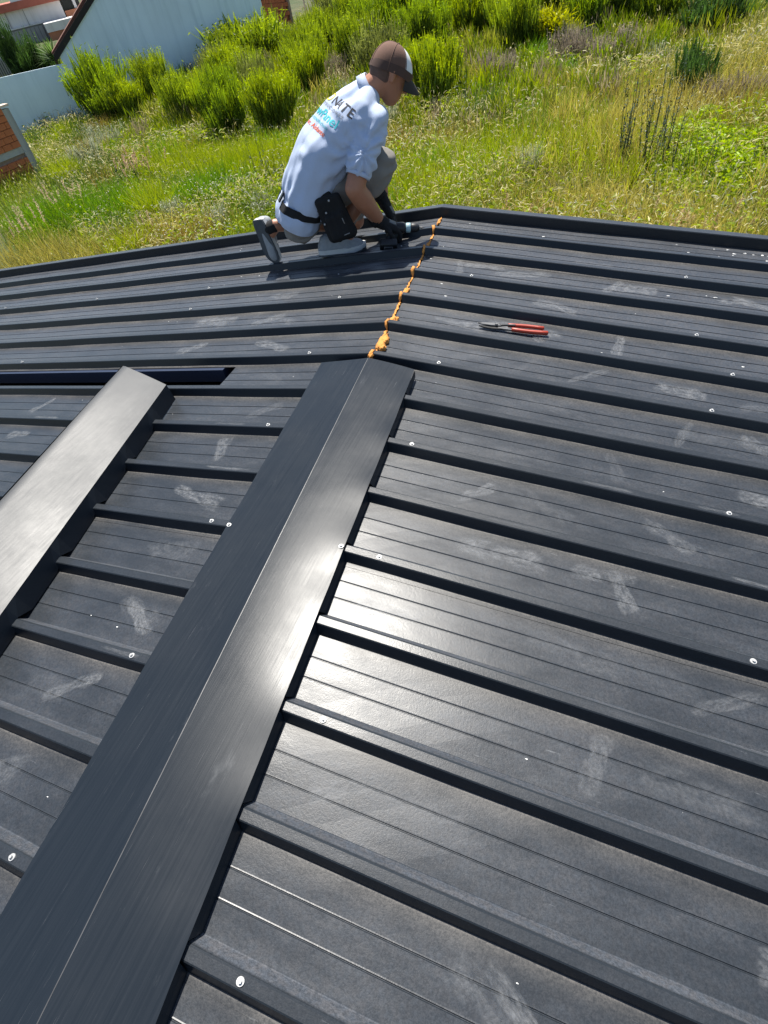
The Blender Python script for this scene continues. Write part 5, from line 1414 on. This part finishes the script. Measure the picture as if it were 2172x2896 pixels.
def wall_poly(pts, th, front):
    """pts = (along, z); extruded backwards from the face by th"""
    n = len(pts)
    vs = [WA + WU * a + WN * front + Vector((0, 0, z)) for a, z in pts] + [WA + WU * a + WN * front + BACKV * th + Vector((0, 0, z - 0.05 * th)) for a, z in pts]
    fs = [tuple(range(n)), tuple(range(2 * n - 1, n - 1, -1))] + [(i, n + i, n + (i + 1) % n, (i + 1) % n) for i in range(n)]
    me = pymesh('wall', vs, fs); bm = bmesh.new(); bm.from_mesh(me); bmesh.ops.recalc_face_normals(bm, faces=list(bm.faces)); bm.to_mesh(me); bm.free(); return me
bh = thing('neighbour_house', 'pale blue rendered gable house with dark roof edge at the top left', 'house', (WA.x, WA.y, GZ))
def bpart(name, me, mat, root=bh):
    me.transform(Matrix.Translation(-root.location)); return link(name, me, root, mat)
SL = (0.237 + 1.15) / (2.632 - 0.26)
bpart('gable_wall', wall_poly([(0.22, GZ - 0.3), (11.0, GZ - 0.3), (11.0, -1.15 + SL * 0.1), (5.6, -1.15 + SL * 5.35), (0.22, -1.17)], 0.25, 0.0), BLUEW)
bpart('barge_board', wall_poly([(-0.08, -1.34), (0.06, -1.34), (5.7, -1.10 + SL * 5.34), (5.7, -0.90 + SL * 5.42), (-0.05, -1.14)], 0.30, 0.10), simple('barge_dark', (0.014, 0.010, 0.009), 0.7))
bpart('roof', wall_poly([(-0.02, -1.10), (5.6, -0.80 + SL * 5.42), (11.4, -1.2), (11.2, -1.3), (5.6, -0.9 + SL * 5.40), (0.06, -1.22)], 6.0, -0.24), simple('roof_tile', (0.16, 0.06, 0.035), 0.8))
bw = thing('boundary_wall', 'low pale blue boundary wall left of the gable house', 'wall', (WA.x, WA.y, GZ))
bpart('wall', wall_poly([(-14.0, GZ - 0.3), (0.215, GZ - 0.3), (0.215, -1.52), (-14.0, -0.95)], 0.2, 0.02), BLUEW, bw)

def brick_wall(root, O, U, N, length, z0, z1, bl, bh_, seed, skip=()):
    """bricks as separate parts laid in courses on a mortar backing"""
    rnd = random.Random(seed)
    bm_ = boxes_mesh('brick', [(V(0, 0, 0), (bl - 0.014, 0.10, bh_ - 0.016), None)], 0.004); bm_.materials.append(BRICKM)
    hb = boxes_mesh('brick', [(V(0, 0, 0), (bl / 2 - 0.014, 0.10, bh_ - 0.016), None)], 0.004); hb.materials.append(BRICKM)
    ang = math.atan2(U.y, U.x)
    c = 0; z = z0
    while z + bh_ <= z1 + 1e-6:
        zc = z + bh_ / 2
        if not any(a < zc < b_ for a, b_ in skip):
            x = 0.0
            if c % 2:
                o = bpy.data.objects.new('brick', hb); COL.objects.link(o); o.parent = root
                o.location = O + U * (bl / 4) + N * rnd.uniform(-0.004, 0.004) + Vector((0, 0, zc)) - root.location; o.rotation_euler = (0, 0, ang); x = bl / 2
            while x + bl <= length + 1e-6:
                o = bpy.data.objects.new('brick', bm_); COL.objects.link(o); o.parent = root
                o.location = O + U * (x + bl / 2) + N * rnd.uniform(-0.005, 0.005) + Vector((0, 0, zc)) - root.location; o.rotation_euler = (rnd.uniform(-0.01, 0.01), 0, ang); x += bl
        z += bh_; c += 1
def obox(name, O, U, N, a0, a1, n0, n1, z0, z1, mat, root):
    vs = [O + U * a + N * n_ + Vector((0, 0, z)) - root.location for z in (z0, z1) for (a, n_) in ((a0, n0), (a1, n0), (a1, n1), (a0, n1))]
    me = pymesh(name, vs, [(0, 1, 2, 3), (7, 6, 5, 4), (0, 4, 5, 1), (1, 5, 6, 2), (2, 6, 7, 3), (3, 7, 4, 0)])
    bm = bmesh.new(); bm.from_mesh(me); bmesh.ops.recalc_face_normals(bm, faces=list(bm.faces)); bm.to_mesh(me); bm.free()
    return link(name, me, root, mat)
BO = Vector((-20.23, 16.55, 0)); BU = Vector((0.37, -0.929, 0)).normalized(); BN = Vector((0.929, 0.37, 0)).normalized()
BU = Vector((-0.20, -0.98, 0)).normalized(); BN = Vector((0.98, -0.20, 0)).normalized()
shed = thing('brick_shed', 'unfinished red brick shed with grey concrete column at the left edge', 'shed', (BO.x, BO.y, GZ))
obox('column', BO, BU, BN, -0.26, 0.0, -0.22, 0.03, GZ - 0.2, -1.56, CONC, shed)
obox('mortar_backing', BO, BU, BN, 0.0, 5.0, -0.20, -0.056, GZ - 0.2, -1.52, MORTAR, shed)
obox('tie_beam', BO, BU, BN, 0.0, 5.0, -0.21, 0.01, -2.84, -2.64, CONC, shed)
obox('coping', BO, BU, BN, -0.30, 5.0, -0.26, 0.08, -1.50, -1.44, simple('coping_pale', (0.62, 0.50, 0.40), 0.9, var=0.2, scale=4), shed)
brick_wall(shed, BO, BU, BN, 4.95, -3.72, -2.84, 0.33, 0.19, 3)
brick_wall(shed, BO, BU, BN, 4.95, -2.64, -1.50, 0.33, 0.19, 4)
PO = Vector((-23.9, 41.1, 0)); PU = Vector((0.90, -0.434, 0)).normalized(); PN = Vector((-0.434, -0.90, 0)).normalized()
far = thing('far_brick_wall', 'tall red brick wall end behind the wide bush dome', 'wall', (PO.x, PO.y, GZ))
obox('mortar_backing', PO, PU, PN, 0.0, 2.98, -0.20, -0.056, GZ - 0.2, 0.65, MORTAR, far)
obox('plinth', PO, PU, PN, 0.0, 2.98, -0.21, 0.012, GZ - 0.2, -2.95, wall_mat('grey_brick', (0.24, 0.17, 0.14), (0.16, 0.12, 0.10)), far)
brick_wall(far, PO, PU, PN, 2.98, -2.95, 0.64, 0.33, 0.20, 5)

# street beyond the walls: houses far to the left, seen over the low wall
FD = 95.0 / 46.0
FV = Vector((-0.7309, 0.6825, 0)).normalized(); FE = Vector((FV.y, -FV.x, 0))
FP = Vector((CPOS[0], CPOS[1], 0)) + FV * 95.0
def fz(z): return 1.2753 + (z - 1.2753) * FD
def fbox(name, a0, a1, z0, z1, d0, d1, mat, root):
    return obox(name, FP, FE, FV, a0 * FD, a1 * FD, d0, d1, fz(z0), fz(z1), mat, root)
fh = thing('far_house', 'white house with red roof edge far beyond the low blue wall', 'house', (FP.x, FP.y, GZ))
WHITEW = wall_mat('white_render', (0.70, 0.68, 0.66), (0.50, 0.48, 0.46), 0.5)
fbox('wall', -6.0, 1.95, -2.2, 0.27, 0, 8, WHITEW, fh)
fbox('roof_edge', -6.2, 2.05, 0.272, 0.60, -0.5, 8, simple('red_tile', (0.42, 0.12, 0.08), 0.85, var=0.3, scale=1.5), fh)
fbox('white_box', -0.5, 0.6, 0.602, 0.80, -0.4, 2, simple('white_paint', (0.8, 0.8, 0.78), 0.7), fh)
for a in (-1.05, -0.1):
    fbox('wall_joint', a, a + 0.02, -2.0, 0.26, -0.03, -0.002, simple('joint_dark', (0.12, 0.12, 0.12), 0.9), fh)
fbox('gate_frame', -1.52, 0.58, -1.20, -0.45, -0.30, -0.05, simple('gate_grey', (0.20, 0.195, 0.185), 0.7, var=0.2, scale=2), fh)
for i in range(9):
    fbox('gate_panel', -1.46 + i * 0.222, -1.46 + i * 0.222 + 0.19, -1.15, -0.52, -0.36, -0.302, simple('gate_panel', (0.32, 0.31, 0.29), 0.7), fh)
fbox('lintel', -1.6, 0.62, -0.45, -0.40, -0.45, -0.051, WHITEW, fh)
fb = thing('far_brick_house', 'red brick annex with pale band beside the far white house', 'house', (FP.x, FP.y, GZ))
BR2 = simple('far_brick', (0.42, 0.17, 0.09), 0.9, var=0.3, scale=1.2)
fbox('wall', 0.66, 4.5, -2.2, -0.82, -3.5, -0.6, BR2, fb)
fbox('pale_band', 0.62, 4.6, -0.82, -0.45, -3.6, -0.55, WHITEW, fb)
fbox('sill_line', 0.60, 4.6, -1.31, -1.26, -3.7, -3.502, simple('tan_line', (0.55, 0.38, 0.25), 0.9), fb)
fbox('upper_wall', 2.00, 4.6, -0.62, -0.20, 0.0, 6, BR2, fb)
fbox('dark_window', 2.02, 2.95, -0.20, 0.30, 0.5, 6, simple('dark_glass', (0.03, 0.03, 0.035), 0.2), fb)
fbox('window_post', 2.6, 2.75, -0.19, 0.4, 0.2, 0.498, WHITEW, fb)
sw = thing('side_wall', 'dull white side wall with barred gate at the left picture edge', 'wall', (FP.x, FP.y, GZ))
SP = Vector((CPOS[0], CPOS[1], 0)) + FV * 60.0; SF = 60.0 / 38.0
def sz_(z): return 1.2753 + (z - 1.2753) * SF
obox('wall', SP, FE, FV, -9.0, -1.22 * SF, 0, 1.0, GZ - 0.3, sz_(-0.30), wall_mat('dull_white', (0.52, 0.50, 0.47), (0.36, 0.34, 0.32), 0.7), sw)
for i in range(12):
    obox('gate_bar', SP, FE, FV, -2.15 - i * 0.16, -2.15 - i * 0.16 + 0.05, -0.08, -0.03, GZ, sz_(-1.0), simple('bar_dark', (0.04, 0.04, 0.045), 0.6), sw)
garden = [(-0.9, -1.55, 2.6, 2.2, 'dark', 'dark leafy garden shrub behind the low wall, left one'), (-0.2, -1.6, 2.2, 2.0, 'dark', 'dark leafy garden shrub behind the low wall, middle one'), (-1.35, -1.5, 3.6, 1.3, 'dark', 'dark climbing shrub beside the dull white side wall')]
for (a, z, h, w, v, lb) in garden:
    P_ = Vector((CPOS[0], CPOS[1], 0)) + FV * 52.0 + FE * (a * 52 / 38)
    bush('garden_shrub', P_.x, P_.y, h, w, v, lb, cat='shrub')
def yucca(P_, seed, n=150):
    r = np.random.default_rng(seed); a = r.random(n) * 6.28; el = r.uniform(0.15, 1.45, n)
    d = np.stack([np.cos(a) * np.cos(el), np.sin(a) * np.cos(el), np.sin(el)], 1); b = np.zeros((n, 3)); b[:, 2] = 1.4; b += d * 0.1
    c = np.array((0.10, 0.17, 0.05))[None] * r.uniform(0.6, 1.6, (n, 1))
    v_, q_, t_, c_ = strands(b, d, r.uniform(0.9, 1.6, n), np.full(n, 0.09), c * 0.7, c, seed, 3, 0.25)
    o = thing('yucca', 'spiky sword leaved plant behind the low wall under the roof edge', 'plant', P_)
    link('leaves', fast_mesh('leaves', v_, q_, t_, c_), o, BUSH)
    link('trunk', tube_mesh('trunk', [(0, 0, -0.2), (0.05, 0, 0.7), (0, 0, 1.5)], [0.12, 0.10, 0.08], 8), o, STEM)
P_ = Vector((CPOS[0], CPOS[1], GZ)) + FV * 50.0 + FE * (0.33 * 50 / 38)
yucca(P_, 601)
# sandy track and wire fence at the very back
tv = []; tf_ = []
for i in range(21):
    f_ = i / 20; c = Vector((-24 + 22 * f_, 40.2 + 4.0 * f_ + 1.0 * math.sin(f_ * 5), 0)); 
    for s_ in (-1.1, 1.1):
        p = c + Vector((0.1, 1, 0)) * s_; tv.append((p.x, p.y, float(ground_h(np.array([p.x]), np.array([p.y]))[0]) + 0.30))
for i in range(20): tf_.append((2 * i, 2 * i + 2, 2 * i + 3, 2 * i + 1))
link('sandy_path', pymesh('sandy_path', tv, tf_), None, simple('sand', (0.46, 0.36, 0.24), 1.0, var=0.2, scale=3), kind='structure')
fence = thing('wire_fence', 'wire mesh fence on slender pale posts along the sandy track', 'fence', (-20.5, 42.5, GZ))
FM = simple('fence_post', (0.40, 0.40, 0.38), 0.7)
for i in range(7):
    link('post', tube_mesh('post', [(i * 2.2 - 1, i * 0.4, 0), (i * 2.2 - 1, i * 0.4, 3.2)], 0.05, 8), fence, FM)
link('brace', tube_mesh('brace', [(1.2 - 1.1, 0.1, 0.1), (-0.9, 0.0, 2.9)], 0.05, 8), fence, FM)
for j in range(4):
    link('wire', tube_mesh('wire', [(-1, 0, 0.7 + j * 0.75), (12.2, 2.4, 0.7 + j * 0.75)], 0.012, 5), fence, FM)
#VEG2_END
